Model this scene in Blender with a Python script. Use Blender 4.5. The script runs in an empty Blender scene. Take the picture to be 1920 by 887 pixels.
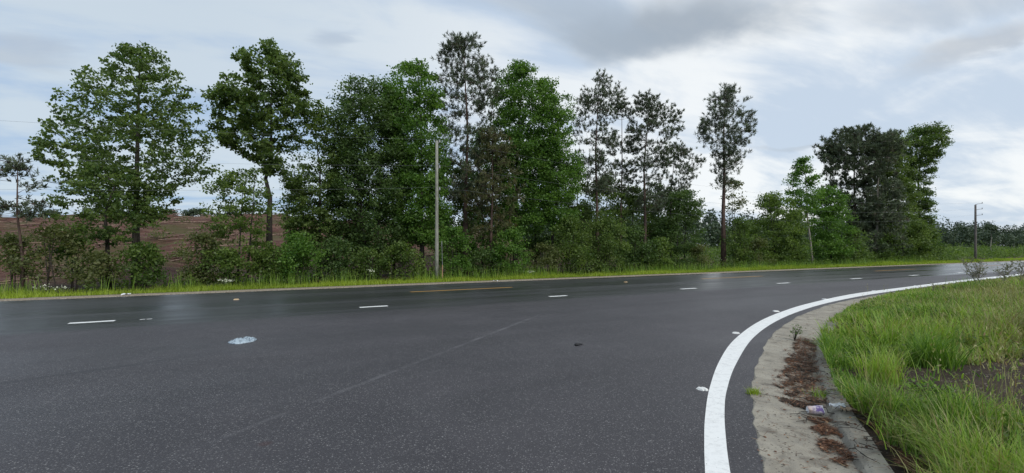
import bpy, bmesh, math, random
import numpy as np
from mathutils import Vector, Matrix
random.seed(11)
RNG = np.random.default_rng(11)
SC = bpy.context.scene
COL = SC.collection

# ------------------------------------------------------------------ camera, sky, sun, exposure
F, CX, HY, CAMH = 900.0, 960.0, 461.0, 1.65       # focal length and horizon of the 1920 x 887 photograph
cam_d = bpy.data.cameras.new('camera')
cam = bpy.data.objects.new('camera', cam_d); COL.objects.link(cam)
cam_d.sensor_width = 36.0; cam_d.lens = 36.0 * F / 1920.0
cam_d.shift_y = (HY - 443.5) / 1920.0
cam_d.clip_start = 0.05; cam_d.clip_end = 6000
cam.location = (0, 0, CAMH); cam.rotation_euler = (math.pi / 2, 0, 0)
SC.camera = cam

SUN_EL, SUN_AZ = math.radians(44), math.radians(150)   # azimuth clockwise from +Y
sd = bpy.data.lights.new('sun', 'SUN'); sun = bpy.data.objects.new('sun', sd); COL.objects.link(sun)
sd.energy = 1.5; sd.angle = math.radians(24); sd.color = (1.0, 0.97, 0.93)
sdir = Vector((math.sin(SUN_AZ) * math.cos(SUN_EL), math.cos(SUN_AZ) * math.cos(SUN_EL), math.sin(SUN_EL)))
sun.rotation_euler = sdir.to_track_quat('Z', 'Y').to_euler()
sun.location = sdir * 60

SC.view_settings.view_transform = 'Standard'
SC.view_settings.look = 'None'
SC.view_settings.exposure = 0.5
SC.view_settings.gamma = 1.0
SC.view_settings.use_curve_mapping = False


class NT:
    """small node-tree builder"""
    def __init__(s, tree): s.t = tree; s.L = tree.links
    def n(s, kind, **kw):
        nd = s.t.nodes.new(kind)
        for k, v in kw.items():
            if k == 'ins':
                for i, val in v.items(): s.put(nd.inputs[i], val)
            else: setattr(nd, k, v)
        return nd
    def put(s, sock, val):
        if hasattr(val, 'is_output'): s.L.new(val, sock)
        else:
            if isinstance(val, (tuple, list)) and len(val) == 3 and sock.type == 'RGBA': val = (*val, 1)
            sock.default_value = val
    def math(s, op, a, b=0.0, c=0.0, clamp=False):
        nd = s.n('ShaderNodeMath', operation=op, use_clamp=clamp)
        for i, v in enumerate((a, b, c)): s.put(nd.inputs[i], v)
        return nd.outputs[0]
    def vmath(s, op, a, b=(0, 0, 0)):
        nd = s.n('ShaderNodeVectorMath', operation=op)
        s.put(nd.inputs[0], a); s.put(nd.inputs[1], b)
        return nd.outputs['Value'] if op in ('DOT_PRODUCT', 'LENGTH') else nd.outputs[0]
    def mix(s, f, a, b, blend='MIX'):
        nd = s.n('ShaderNodeMix', data_type='RGBA', blend_type=blend)
        s.put(nd.inputs[0], f); s.put(nd.inputs[6], a); s.put(nd.inputs[7], b)
        return nd.outputs[2]
    def noise(s, vec, scale, detail=4, rough=0.55, dist=0.0):
        nd = s.n('ShaderNodeTexNoise'); s.put(nd.inputs['Vector'], vec)
        nd.inputs['Scale'].default_value = scale; nd.inputs['Detail'].default_value = detail
        nd.inputs['Roughness'].default_value = rough; nd.inputs['Distortion'].default_value = dist
        return nd.outputs[0]
    def voro(s, vec, scale, feature='F1'):
        nd = s.n('ShaderNodeTexVoronoi', feature=feature); s.put(nd.inputs['Vector'], vec)
        nd.inputs['Scale'].default_value = scale
        return nd
    def rng(s, v, a, b, c=0.0, d=1.0, smooth=False):
        nd = s.n('ShaderNodeMapRange', clamp=True)
        if smooth: nd.interpolation_type = 'SMOOTHSTEP'
        for i, x in enumerate((v, a, b, c, d)): s.put(nd.inputs[i], x)
        return nd.outputs[0]
    def comb(s, x, y, z):
        nd = s.n('ShaderNodeCombineXYZ')
        for i, v in enumerate((x, y, z)): s.put(nd.inputs[i], v)
        return nd.outputs[0]


SKY_C = 0.22
def SP(px, py):
    d = Vector(((px - CX) / F, 1, (HY - py) / F)).normalized(); return d.x / (d.z + SKY_C), d.y / (d.z + SKY_C)
def build_world():
    w = bpy.data.worlds.new('World'); SC.world = w; w.use_nodes = True
    w.node_tree.nodes.clear(); t = NT(w.node_tree)
    sky = t.n('ShaderNodeTexSky', sky_type='NISHITA', sun_disc=False)
    sky.sun_elevation = SUN_EL; sky.sun_rotation = SUN_AZ
    d = t.n('ShaderNodeTexCoord').outputs['Generated']
    sep = t.n('ShaderNodeSeparateXYZ', ins={0: d}).outputs
    zz = t.math('ADD', t.math('MAXIMUM', sep[2], 0.0), SKY_C)
    px, py = t.math('DIVIDE', sep[0], zz), t.math('DIVIDE', sep[1], zz)
    # the cloud deck: layers drifting from lower left to upper right
    ca, sa = math.cos(math.radians(-22)), math.sin(math.radians(-22))
    qx = t.math('ADD', t.math('MULTIPLY', px, ca), t.math('MULTIPLY', py, -sa))
    qy = t.math('ADD', t.math('MULTIPLY', px, sa), t.math('MULTIPLY', py, ca))
    q = t.comb(t.math('MULTIPLY', qx, 0.9), t.math('MULTIPLY', qy, 1.5), 3.7)
    big = t.noise(q, 0.75, 5, 0.52, 0.25)
    mid = t.noise(t.vmath('ADD', q, (4.1, 2.2, 0.6)), 2.2, 6, 0.55, 0.5)
    thin = t.noise(t.comb(t.math('MULTIPLY', qx, 0.9), t.math('MULTIPLY', qy, 2.6), 9.1), 1.3, 6, 0.6, 0.3)
    val = t.math('ADD', t.math('ADD', t.math('MULTIPLY', big, 0.42), t.math('MULTIPLY', mid, 0.32)),
                 t.math('MULTIPLY', thin, 0.26))
    cov = t.rng(val, 0.43, 0.56, smooth=True)
    # the east is brighter, the west a cooler blue
    east = t.rng(t.vmath('DOT_PRODUCT', d, (0.88, 0.46, 0.0)), -0.15, 0.85, smooth=True)
    low = t.rng(sep[2], 0.0, 0.33)
    blue = t.mix(low, (0.42, 0.61, 0.88), (0.54, 0.69, 0.90))
    blue = t.mix(east, blue, (0.70, 0.82, 0.97))
    white = t.mix(east, (0.72, 0.83, 0.93), (1.12, 1.155, 1.17))
    col = t.mix(cov, blue, white)
    # one heavy grey bank, longer than wide, and a thinner one further east
    def bank(ax, ay, bx, by, wid, c, amt, colr):
        mx, my = (ax + bx) / 2, (ay + by) / 2
        L = math.hypot(bx - ax, by - ay) / 2; ux, uy = (bx - ax) / 2 / L, (by - ay) / 2 / L
        wob = t.math('MULTIPLY', t.math('SUBTRACT', mid, 0.5), 0.55)
        wob2 = t.math('MULTIPLY', t.math('SUBTRACT', big, 0.5), 0.9)
        rx = t.math('ADD', t.math('SUBTRACT', px, mx), t.math('ADD', wob, t.math('MULTIPLY', wob2, 0.3))); ry = t.math('ADD', t.math('SUBTRACT', py, my), wob2)
        a = t.math('DIVIDE', t.math('ADD', t.math('MULTIPLY', rx, ux), t.math('MULTIPLY', ry, uy)), L * 1.25)
        b = t.math('DIVIDE', t.math('SUBTRACT', t.math('MULTIPLY', ry, ux), t.math('MULTIPLY', rx, uy)), wid)
        r = t.math('SQRT', t.math('ADD', t.math('MULTIPLY', a, a), t.math('MULTIPLY', b, b)))
        m = t.math('MULTIPLY', t.rng(r, 1.15, 0.25, smooth=True), amt)
        return t.mix(m, c, colr)
    def bk(a, b, wid, amt, colr):
        return bank(*SP(*a), *SP(*b), wid, col, amt, colr)
    col = bk((1090, 75), (1560, -12), 0.20, 0.85, (0.41, 0.48, 0.56))
    col = bk((1000, 30), (1240, 95), 0.16, 0.75, (0.46, 0.54, 0.63))
    col = bk((840, -30), (1180, 10), 0.12, 0.6, (0.50, 0.58, 0.67))
    col = bk((1640, 10), (1980, -40), 0.10, 0.5, (0.62, 0.68, 0.75))
    col = bk((1740, 95), (2050, 20), 0.11, 0.65, (0.60, 0.64, 0.69))
    col = bk((-60, 88), (150, 108), 0.07, 0.5, (0.55, 0.61, 0.69))
    col = bk((620, 92), (700, 100), 0.06, 0.55, (0.50, 0.60, 0.74))
    col = bk((1420, 275), (1640, 240), 0.06, 0.5, (0.58, 0.65, 0.73))
    below = t.rng(sep[2], -0.12, -0.01)
    col = t.mix(below, (0.10, 0.10, 0.08), col)
    b1 = t.n('ShaderNodeBackground', ins={0: sky.outputs[0], 1: 0.07})
    b2 = t.n('ShaderNodeBackground', ins={0: col, 1: 0.62})
    mx = t.n('ShaderNodeMixShader', ins={0: 0.9, 1: b1.outputs[0], 2: b2.outputs[0]})
    out = t.n('ShaderNodeOutputWorld', ins={0: mx.outputs[0]})
build_world()

# ------------------------------------------------------------------ road frame: u runs along the road, v across it
TH = math.radians(61.9)
UX, UY = math.sin(TH), math.cos(TH)
VX, VY = -UY, UX
def uv2xy(u, v): return (u * UX + v * VX, u * UY + v * VY)
def xy2uv(x, y): return (x * UX + y * UY, x * VX + y * VY)
def G(px, py, z=0.0):
    """ground point seen at a photograph pixel"""
    Y = F * (CAMH - z) / (py - HY)
    return ((px - CX) / F * Y, Y)
def atv(px, v):
    """point standing v metres across the road, in the direction of a photograph column"""
    s = (px - CX) / F
    Y = v / (VX * s + VY)
    return (s * Y, Y)
ROAD_FAR = 19.75

# ------------------------------------------------------------------ helpers: objects
def tag(o, label=None, cat=None, group=None, kind=None):
    if label: o['label'] = label
    if cat: o['category'] = cat
    if group: o['group'] = group
    if kind: o['kind'] = kind
    return o
def empty(name, loc, label, cat, group=None, rz=0.0):
    o = bpy.data.objects.new(name, None); COL.objects.link(o)
    o.location = loc; o.rotation_euler = (0, 0, rz); o.empty_display_size = 0.2
    return tag(o, label, cat, group)
def mesh_obj(name, verts, faces, mats, parent=None, smooth=False, fmat=None, attr=None):
    me = bpy.data.meshes.new(name)
    verts = np.asarray(verts, dtype=np.float32).reshape(-1, 3)
    if isinstance(faces, np.ndarray) and faces.ndim == 2:
        k = faces.shape[1]; nf = len(faces)
        me.vertices.add(len(verts)); me.vertices.foreach_set('co', verts.ravel())
        me.loops.add(nf * k); me.loops.foreach_set('vertex_index', faces.astype(np.int32).ravel())
        me.polygons.add(nf); me.polygons.foreach_set('loop_start', np.arange(0, nf * k, k, dtype=np.int32))
        me.polygons.foreach_set('loop_total', np.full(nf, k, dtype=np.int32))
        me.update(calc_edges=True)
    else:
        me.from_pydata(verts.tolist(), [], [list(map(int, f)) for f in faces]); me.update()
    for m in (mats if isinstance(mats, (list, tuple)) else [mats]): me.materials.append(m)
    if fmat is not None: me.polygons.foreach_set('material_index', np.asarray(fmat, dtype=np.int32))
    if smooth: me.polygons.foreach_set('use_smooth', np.ones(len(me.polygons), dtype=bool))
    if attr is not None:
        a = me.attributes.new('tone', 'FLOAT', 'FACE'); a.data.foreach_set('value', np.asarray(attr, dtype=np.float32))
    o = bpy.data.objects.new(name, me); COL.objects.link(o)
    if parent is not None: o.parent = parent
    return o
class MB:
    """collects tubes, boxes and quads for one mesh"""
    def __init__(s): s.v = []; s.f = []
    def add(s, vs, fs):
        b = len(s.v); s.v.extend(vs); s.f.extend([[i + b for i in f] for f in fs])
    def tube(s, pts, rads, k=6, cap=True):
        pts = [Vector(p) for p in pts]; vs = []; fs = []; n = len(pts)
        for i, p in enumerate(pts):
            d = (pts[min(i + 1, n - 1)] - pts[max(i - 1, 0)])
            d = d.normalized() if d.length > 1e-9 else Vector((0, 0, 1))
            a = Vector((1, 0, 0)) if abs(d.x) < 0.8 else Vector((0, 1, 0))
            e1 = d.cross(a).normalized(); e2 = d.cross(e1)
            for j in range(k):
                t = 2 * math.pi * j / k
                vs.append(tuple(p + (e1 * math.cos(t) + e2 * math.sin(t)) * rads[i]))
        for i in range(n - 1):
            for j in range(k):
                fs.append([i * k + j, i * k + (j + 1) % k, (i + 1) * k + (j + 1) % k, (i + 1) * k + j])
        if cap: fs.append(list(range(k))[::-1]); fs.append([(n - 1) * k + j for j in range(k)])
        s.add(vs, fs)
    def obj(s, name, mat, parent=None, smooth=False):
        return mesh_obj(name, s.v, s.f, mat, parent, smooth)
def catmull(pts, per=8):
    P = [np.array(p, float) for p in pts]; P = [2 * P[0] - P[1]] + P + [2 * P[-1] - P[-2]]
    out = []
    for i in range(1, len(P) - 2):
        for k in range(per):
            t = k / per
            out.append(0.5 * ((2 * P[i]) + (-P[i - 1] + P[i + 1]) * t + (2 * P[i - 1] - 5 * P[i] + 4 * P[i + 1] - P[i + 2]) * t * t
                              + (-P[i - 1] + 3 * P[i] - 3 * P[i + 1] + P[i + 2]) * t ** 3))
    out.append(P[-2]); return np.array(out)
def inpoly(x, y, poly):
    c = np.zeros(len(x), bool); n = len(poly)
    for i in range(n):
        x1, y1 = poly[i]; x2, y2 = poly[(i + 1) % n]
        if y1 == y2: continue
        m = ((y1 > y) != (y2 > y)) & (x < (x2 - x1) * (y - y1) / (y2 - y1) + x1)
        c ^= m
    return c
def vnoise(x, y, seed=0):
    """smooth value noise, numpy"""
    xi, yi = np.floor(x), np.floor(y); fx, fy = x - xi, y - yi
    fx = fx * fx * (3 - 2 * fx); fy = fy * fy * (3 - 2 * fy)
    def h(a, b):
        s = np.sin(a * 127.1 + b * 311.7 + seed * 74.7) * 43758.5453
        return s - np.floor(s)
    return (h(xi, yi) * (1 - fx) + h(xi + 1, yi) * fx) * (1 - fy) + (h(xi, yi + 1) * (1 - fx) + h(xi + 1, yi + 1) * fx) * fy

# ------------------------------------------------------------------ materials
def new_mat(name):
    m = bpy.data.materials.new(name); m.use_nodes = True; m.node_tree.nodes.clear()
    return m, NT(m.node_tree)
def finish(t, shader):
    t.n('ShaderNodeOutputMaterial', ins={0: shader})
def principled(t, col, rough=0.7, spec=0.5, bump=None, bstr=0.3, bdist=0.02, **kw):
    b = t.n('ShaderNodeBsdfPrincipled'); t.put(b.inputs['Base Color'], col); t.put(b.inputs['Roughness'], rough)
    t.put(b.inputs['Specular IOR Level'], spec)
    if bump is not None:
        bn = t.n('ShaderNodeBump'); t.put(bn.inputs['Height'], bump); bn.inputs['Distance'].default_value = bdist
        t.put(bn.inputs['Strength'], bstr); t.L.new(bn.outputs[0], b.inputs['Normal'])
    return b.outputs[0]
def pos(t): return t.n('ShaderNodeNewGeometry').outputs['Position']
def mat_plain(name, c1, c2, scale=20, rough=0.7, spec=0.4, bump=0.3):
    m, t = new_mat(name); p = t.n('ShaderNodeTexCoord').outputs['Object']
    n = t.noise(p, scale, 5, 0.6)
    finish(t, principled(t, t.mix(t.rng(n, 0.3, 0.7), c1, c2), rough, spec, n, bump)); return m
def mat_leaf(name, dark, light, warm=None, trans=0.48, rough=0.5):
    m, t = new_mat(name)
    a = t.n('ShaderNodeAttribute', attribute_name='tone').outputs['Fac']
    col = t.mix(t.rng(a, 0, 1), dark, light)
    if warm: col = t.mix(t.rng(a, 0.86, 1.0, 0, 0.8), col, warm)
    df = principled(t, col, rough, 0.35)
    tr = t.n('ShaderNodeBsdfTranslucent'); t.put(tr.inputs[0], t.mix(1.0, col, (1.25, 1.35, 0.7), 'MULTIPLY'))
    finish(t, t.n('ShaderNodeMixShader', ins={0: trans, 1: df, 2: tr.outputs[0]}).outputs[0]); return m
def mat_bark(name, c1, c2, scale=9):
    m, t = new_mat(name); p = t.n('ShaderNodeTexCoord').outputs['Object']
    st = t.vmath('MULTIPLY', p, (1, 1, 0.22)); n = t.noise(st, scale, 6, 0.65, 0.3)
    lich = t.noise(p, 2.3, 4)
    col = t.mix(t.rng(n, 0.35, 0.65), c1, c2); col = t.mix(t.rng(lich, 0.55, 0.75, 0, 0.35), col, (0.17, 0.17, 0.15))
    finish(t, principled(t, col, 0.9, 0.2, n, 0.8, 0.04)); return m

def mat_road():
    m, t = new_mat('asphalt'); p = pos(t)
    u = t.vmath('DOT_PRODUCT', p, (UX, UY, 0)); v = t.vmath('DOT_PRODUCT', p, (VX, VY, 0))
    dist = t.vmath('LENGTH', p)
    agg = t.voro(p, 75); fine = t.noise(p, 160, 3, 0.7); agg2 = t.voro(p, 58)
    blot = t.noise(p, 0.35, 5, 0.6, 0.4); blot2 = t.noise(t.vmath('ADD', p, (7, 3, 0)), 1.7, 5, 0.62)
    wob = t.math('MULTIPLY', t.math('SUBTRACT', t.noise(p, 0.5, 4), 0.5), 0.5)
    main = t.rng(t.math('ADD', v, wob), 12.05, 12.55, smooth=True)        # the travelled lanes
    # aggregate: pale stones show in the newer mat near the kerb
    stone = t.math('MULTIPLY', t.rng(t.n('ShaderNodeSeparateColor', ins={0: agg.outputs['Color']}).outputs[0], 0.72, 0.95), t.rng(agg.outputs['Distance'], 0.62, 0.2))
    stone2 = t.math('MULTIPLY', t.rng(t.n('ShaderNodeSeparateColor', ins={0: agg2.outputs['Color']}).outputs[1], 0.93, 0.98), t.rng(agg2.outputs['Distance'], 0.45, 0.2))
    base = t.mix(t.rng(blot, 0.3, 0.7), (0.052, 0.047, 0.051), (0.098, 0.089, 0.095))
    base = t.mix(t.rng(blot2, 0.35, 0.75, 0, 0.5), base, (0.042, 0.038, 0.043))
    path = t.noise(t.comb(t.math('MULTIPLY', u, 0.10), t.math('MULTIPLY', v, 0.75), 8.0), 1.0, 4, 0.55, 0.4)
    base = t.mix(t.rng(path, 0.48, 0.66, 0, 0.45), base, (0.040, 0.036, 0.039))
    base = t.mix(t.rng(fine, 0.35, 0.7, 0.75, 0), base, (0.022, 0.021, 0.023))
    base = t.mix(t.math('MULTIPLY', stone, 0.6), base, (0.30, 0.29, 0.28))
    base = t.mix(t.math('MULTIPLY', stone2, 0.9), base, (0.32, 0.31, 0.30))
    # streaks along the traffic direction
    st = t.noise(t.comb(t.math('MULTIPLY', u, 0.045), t.math('MULTIPLY', v, 1.1), 1.3), 1.0, 4, 0.55, 0.2)
    st2 = t.noise(t.comb(t.math('MULTIPLY', u, 0.12), t.math('MULTIPLY', v, 2.6), 5.3), 1.0, 4, 0.6)
    mcol = t.mix(t.rng(st, 0.38, 0.62), (0.028, 0.029, 0.030), (0.052, 0.052, 0.053))
    mcol = t.mix(t.rng(st2, 0.5, 0.7, 0, 0.5), mcol, (0.03, 0.031, 0.033))
    mcol = t.mix(t.math('MULTIPLY', stone, 0.25), mcol, (0.2, 0.2, 0.2))
    col = t.mix(main, base, mcol)
    # paving joint: a pale scuffed line across the mouth of the side road
    (ax, ay), (bx, by) = G(372, 838), G(1012, 590)
    dx, dy = bx - ax, by - ay; L = math.hypot(dx, dy); dx, dy = dx / L, dy / L
    rel = t.vmath('SUBTRACT', p, (ax, ay, 0))
    along = t.math('DIVIDE', t.vmath('DOT_PRODUCT', rel, (dx, dy, 0)), L)
    jw = t.math('MULTIPLY', t.math('SUBTRACT', t.noise(p, 3.0, 4), 0.5), 0.05)
    across = t.math('ABSOLUTE', t.math('ADD', t.vmath('DOT_PRODUCT', rel, (-dy, dx, 0)), jw))
    jm = t.math('MULTIPLY', t.rng(across, 0.055, 0.012), t.math('MULTIPLY', t.rng(along, -0.06, 0.05), t.rng(along, 1.06, 0.96)))
    jn = t.math('MULTIPLY', t.rng(t.noise(p, 2.2, 6, 0.7), 0.38, 0.66), t.rng(along, 0.1, 0.8, 0.45, 1.0))
    col = t.mix(t.math('MULTIPLY', t.math('MULTIPLY', jm, jn), 0.8), col, (0.15, 0.145, 0.15))
    # a dark joint further left
    (ax, ay), (bx, by) = G(-60, 728), G(360, 668)
    dx, dy = bx - ax, by - ay; L = math.hypot(dx, dy); dx, dy = dx / L, dy / L
    rel = t.vmath('SUBTRACT', p, (ax, ay, 0)); along = t.math('DIVIDE', t.vmath('DOT_PRODUCT', rel, (dx, dy, 0)), L)
    across = t.math('ABSOLUTE', t.math('ADD', t.vmath('DOT_PRODUCT', rel, (-dy, dx, 0)), t.math('MULTIPLY', jw, 3.0)))
    jm2 = t.math('MULTIPLY', t.rng(across, 0.10, 0.02), t.math('MULTIPLY', t.rng(along, -2.0, -1.0), t.rng(along, 1.2, 0.5)))
    col = t.mix(t.math('MULTIPLY', jm2, 0.7), col, (0.03, 0.028, 0.031))
    # a rusty stain
    sx, sy = G(497, 832)
    sd_ = t.vmath('LENGTH', t.vmath('SUBTRACT', t.vmath('ADD', p, t.comb(jw, jw, 0)), (sx, sy, 0)))
    col = t.mix(t.rng(sd_, 0.07, 0.025, 0, 0.6), col, (0.05, 0.022, 0.02))
    damp = t.rng(t.noise(t.comb(t.math('MULTIPLY', u, 0.10), t.math('MULTIPLY', v, 0.35), 2.0), 1.0, 4, 0.5, 0.3), 0.42, 0.62)
    r_near = t.rng(damp, 0, 1, 0.62, 0.50)
    r_main = t.rng(t.math('ADD', st, t.math('MULTIPLY', t.math('SUBTRACT', st2, 0.5), 0.6)), 0.36, 0.64, 0.30, 0.46)
    r_main = t.math('ADD', r_main, t.rng(u, 16, 44, 0.0, -0.12))
    rough = t.n('ShaderNodeMix', data_type='FLOAT', ins={0: main, 2: r_near, 3: r_main}).outputs[0]
    hgt = t.math('ADD', t.math('MULTIPLY', agg.outputs['Distance'], -0.7), t.math('MULTIPLY', fine, 0.5))
    bs = t.math('MULTIPLY', t.rng(dist, 3.0, 16.0, 0.6, 0.04), t.rng(main, 0, 1, 1.0, 0.25))
    finish(t, principled(t, col, rough, t.rng(u, 14, 44, 0.5, 0.9), hgt, bs, 0.012)); return m

def mat_paint(name, c, dirt=(0.3, 0.3, 0.29)):
    m, t = new_mat(name); p = pos(t)
    n = t.noise(p, 9, 6, 0.7); n2 = t.noise(p, 70, 3, 0.7); s = t.voro(p, 11)
    col = t.mix(t.rng(n, 0.5, 0.78, 0, 0.5), c, dirt); ck = t.voro(t.vmath('ADD', p, t.comb(t.math('MULTIPLY', n, 0.3), t.math('MULTIPLY', n2, 0.06), 0.0)), 2.4, 'DISTANCE_TO_EDGE'); col = t.mix(t.rng(ck.outputs['Distance'], 0.008, 0.002, 0, 0.35), col, (0.25, 0.24, 0.23))
    col = t.mix(t.rng(s.outputs['Distance'], 0.07, 0.04), col, (0.12, 0.11, 0.10))
    col = t.mix(t.rng(n2, 0.62, 0.75, 0, 0.4), col, dirt)
    finish(t, principled(t, col, 0.55, 0.4, n2, 0.25, 0.004)); return m

def mat_concrete():
    m, t = new_mat('concrete'); p = pos(t)
    n = t.noise(p, 1.6, 6, 0.65); n2 = t.noise(p, 9, 6, 0.7); f = t.noise(p, 130, 3, 0.7); v = t.voro(p, 60); st = t.noise(p, 4.5, 5, 0.6, 0.5)
    col = t.mix(t.rng(n, 0.3, 0.7), (0.235, 0.21, 0.165), (0.385, 0.35, 0.28))
    col = t.mix(t.rng(n2, 0.45, 0.75, 0, 0.55), col, (0.155, 0.15, 0.14))
    col = t.mix(t.rng(st, 0.53, 0.70, 0, 0.75), col, (0.095, 0.078, 0.058))
    col = t.mix(t.rng(f, 0.55, 0.75, 0, 0.6), col, (0.36, 0.34, 0.30))
    col = t.mix(t.rng(f, 0.42, 0.3, 0, 0.6), col, (0.10, 0.095, 0.085))
    sep = t.n('ShaderNodeSeparateColor', ins={0: v.outputs['Color']}).outputs[0]
    col = t.mix(t.math('MULTIPLY', t.rng(sep, 0.9, 0.95), t.rng(v.outputs['Distance'], 0.5, 0.3)), col, (0.06, 0.045, 0.035))
    finish(t, principled(t, col, 0.8, 0.3, t.math('ADD', f, n2), 0.5, 0.006)); return m

def mat_ground():
    m, t = new_mat('ground'); p = pos(t)
    u = t.vmath('DOT_PRODUCT', p, (UX, UY, 0)); v = t.vmath('DOT_PRODUCT', p, (VX, VY, 0))
    n = t.noise(p, 0.22, 6, 0.6); n2 = t.noise(p, 1.6, 6, 0.65); f = t.noise(p, 14, 5, 0.7)
    gv = t.voro(p, 22)
    # cleared hillside: rusty bark, bleached slash lying in windrows along the road
    lay = t.noise(t.comb(t.math('MULTIPLY', u, 0.22), t.math('MULTIPLY', v, 1.5), 0.0), 1.0, 6, 0.7, 0.6)
    lay2 = t.noise(t.comb(t.math('MULTIPLY', u, 0.9), t.math('MULTIPLY', v, 5.0), 4.0), 1.0, 6, 0.75, 0.8)
    hill = t.mix(t.rng(n2, 0.3, 0.7), (0.044, 0.021, 0.016), (0.14, 0.062, 0.046))
    hill = t.mix(t.rng(lay, 0.50, 0.62, 0, 0.8), hill, (0.19, 0.12, 0.08))
    hill = t.mix(t.rng(lay2, 0.57, 0.66, 0, 0.75), hill, (0.30, 0.21, 0.16))
    hill = t.mix(t.rng(f, 0.48, 0.64, 0, 0.7), hill, (0.022, 0.014, 0.011))
    hill = t.mix(t.rng(n, 0.49, 0.60, 0, 0.8), hill, (0.075, 0.070, 0.028))
    green = t.mix(t.rng(n2, 0.35, 0.7), (0.035, 0.055, 0.018), (0.10, 0.115, 0.04))
    green = t.mix(t.rng(f, 0.5, 0.7, 0, 0.4), green, (0.14, 0.12, 0.06))
    right = t.rng(t.math('ADD', u, t.math('MULTIPLY', n, 16.0)), 30, 44)
    back = t.mix(right, hill, green)
    # leaf-covered soil under the trees
    duff = t.mix(t.rng(n2, 0.3, 0.7), (0.03, 0.022, 0.014), (0.075, 0.052, 0.03))
    wob = t.math('MULTIPLY', t.math('SUBTRACT', n2, 0.5), 1.6)
    col = t.mix(t.rng(t.math('ADD', v, wob), 28.0, 30.5), duff, back)
    # mown verge soil, then the gravel edge of the tarmac
    verge = t.mix(t.rng(f, 0.35, 0.7), (0.06, 0.075, 0.018), (0.13, 0.13, 0.035))
    wob3 = t.math('MULTIPLY', t.math('SUBTRACT', t.noise(p, 2.5, 5, 0.7), 0.5), 0.7)
    col = t.mix(t.rng(t.math('ADD', v, wob3), 22.9, 22.4), col, verge)
    gcol = t.mix(t.rng(gv.outputs['Distance'], 0.2, 0.7), (0.44, 0.385, 0.31), (0.22, 0.18, 0.135))
    gcol = t.mix(t.rng(n2, 0.4, 0.7, 0, 0.5), gcol, (0.24, 0.18, 0.12))
    col = t.mix(t.rng(t.math('ADD', v, wob3), 20.95, 20.7), col, gcol)
    near = t.rng(v, 9.3, 8.7)
    col = t.mix(near, col, t.mix(t.rng(f, 0.4, 0.7), (0.05, 0.055, 0.02), (0.11, 0.10, 0.045)))
    finish(t, principled(t, col, 0.92, 0.15, t.math('ADD', f, n2), 0.6, 0.08)); return m

def mat_soil():
    m, t = new_mat('soil'); p = pos(t)
    n = t.noise(p, 2.2, 6, 0.65); f = t.noise(p, 45, 5, 0.75); v = t.voro(p, 38)
    col = t.mix(t.rng(n, 0.3, 0.7), (0.030, 0.022, 0.017), (0.065, 0.045, 0.03))
    col = t.mix(t.rng(f, 0.55, 0.72, 0, 0.8), col, (0.16, 0.115, 0.075))
    sep = t.n('ShaderNodeSeparateColor', ins={0: v.outputs['Color']}).outputs[0]
    col = t.mix(t.math('MULTIPLY', t.rng(sep, 0.88, 0.93), t.rng(v.outputs['Distance'], 0.5, 0.3)), col, (0.26, 0.22, 0.18))
    finish(t, principled(t, col, 0.9, 0.2, f, 0.9, 0.02)); return m

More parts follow.
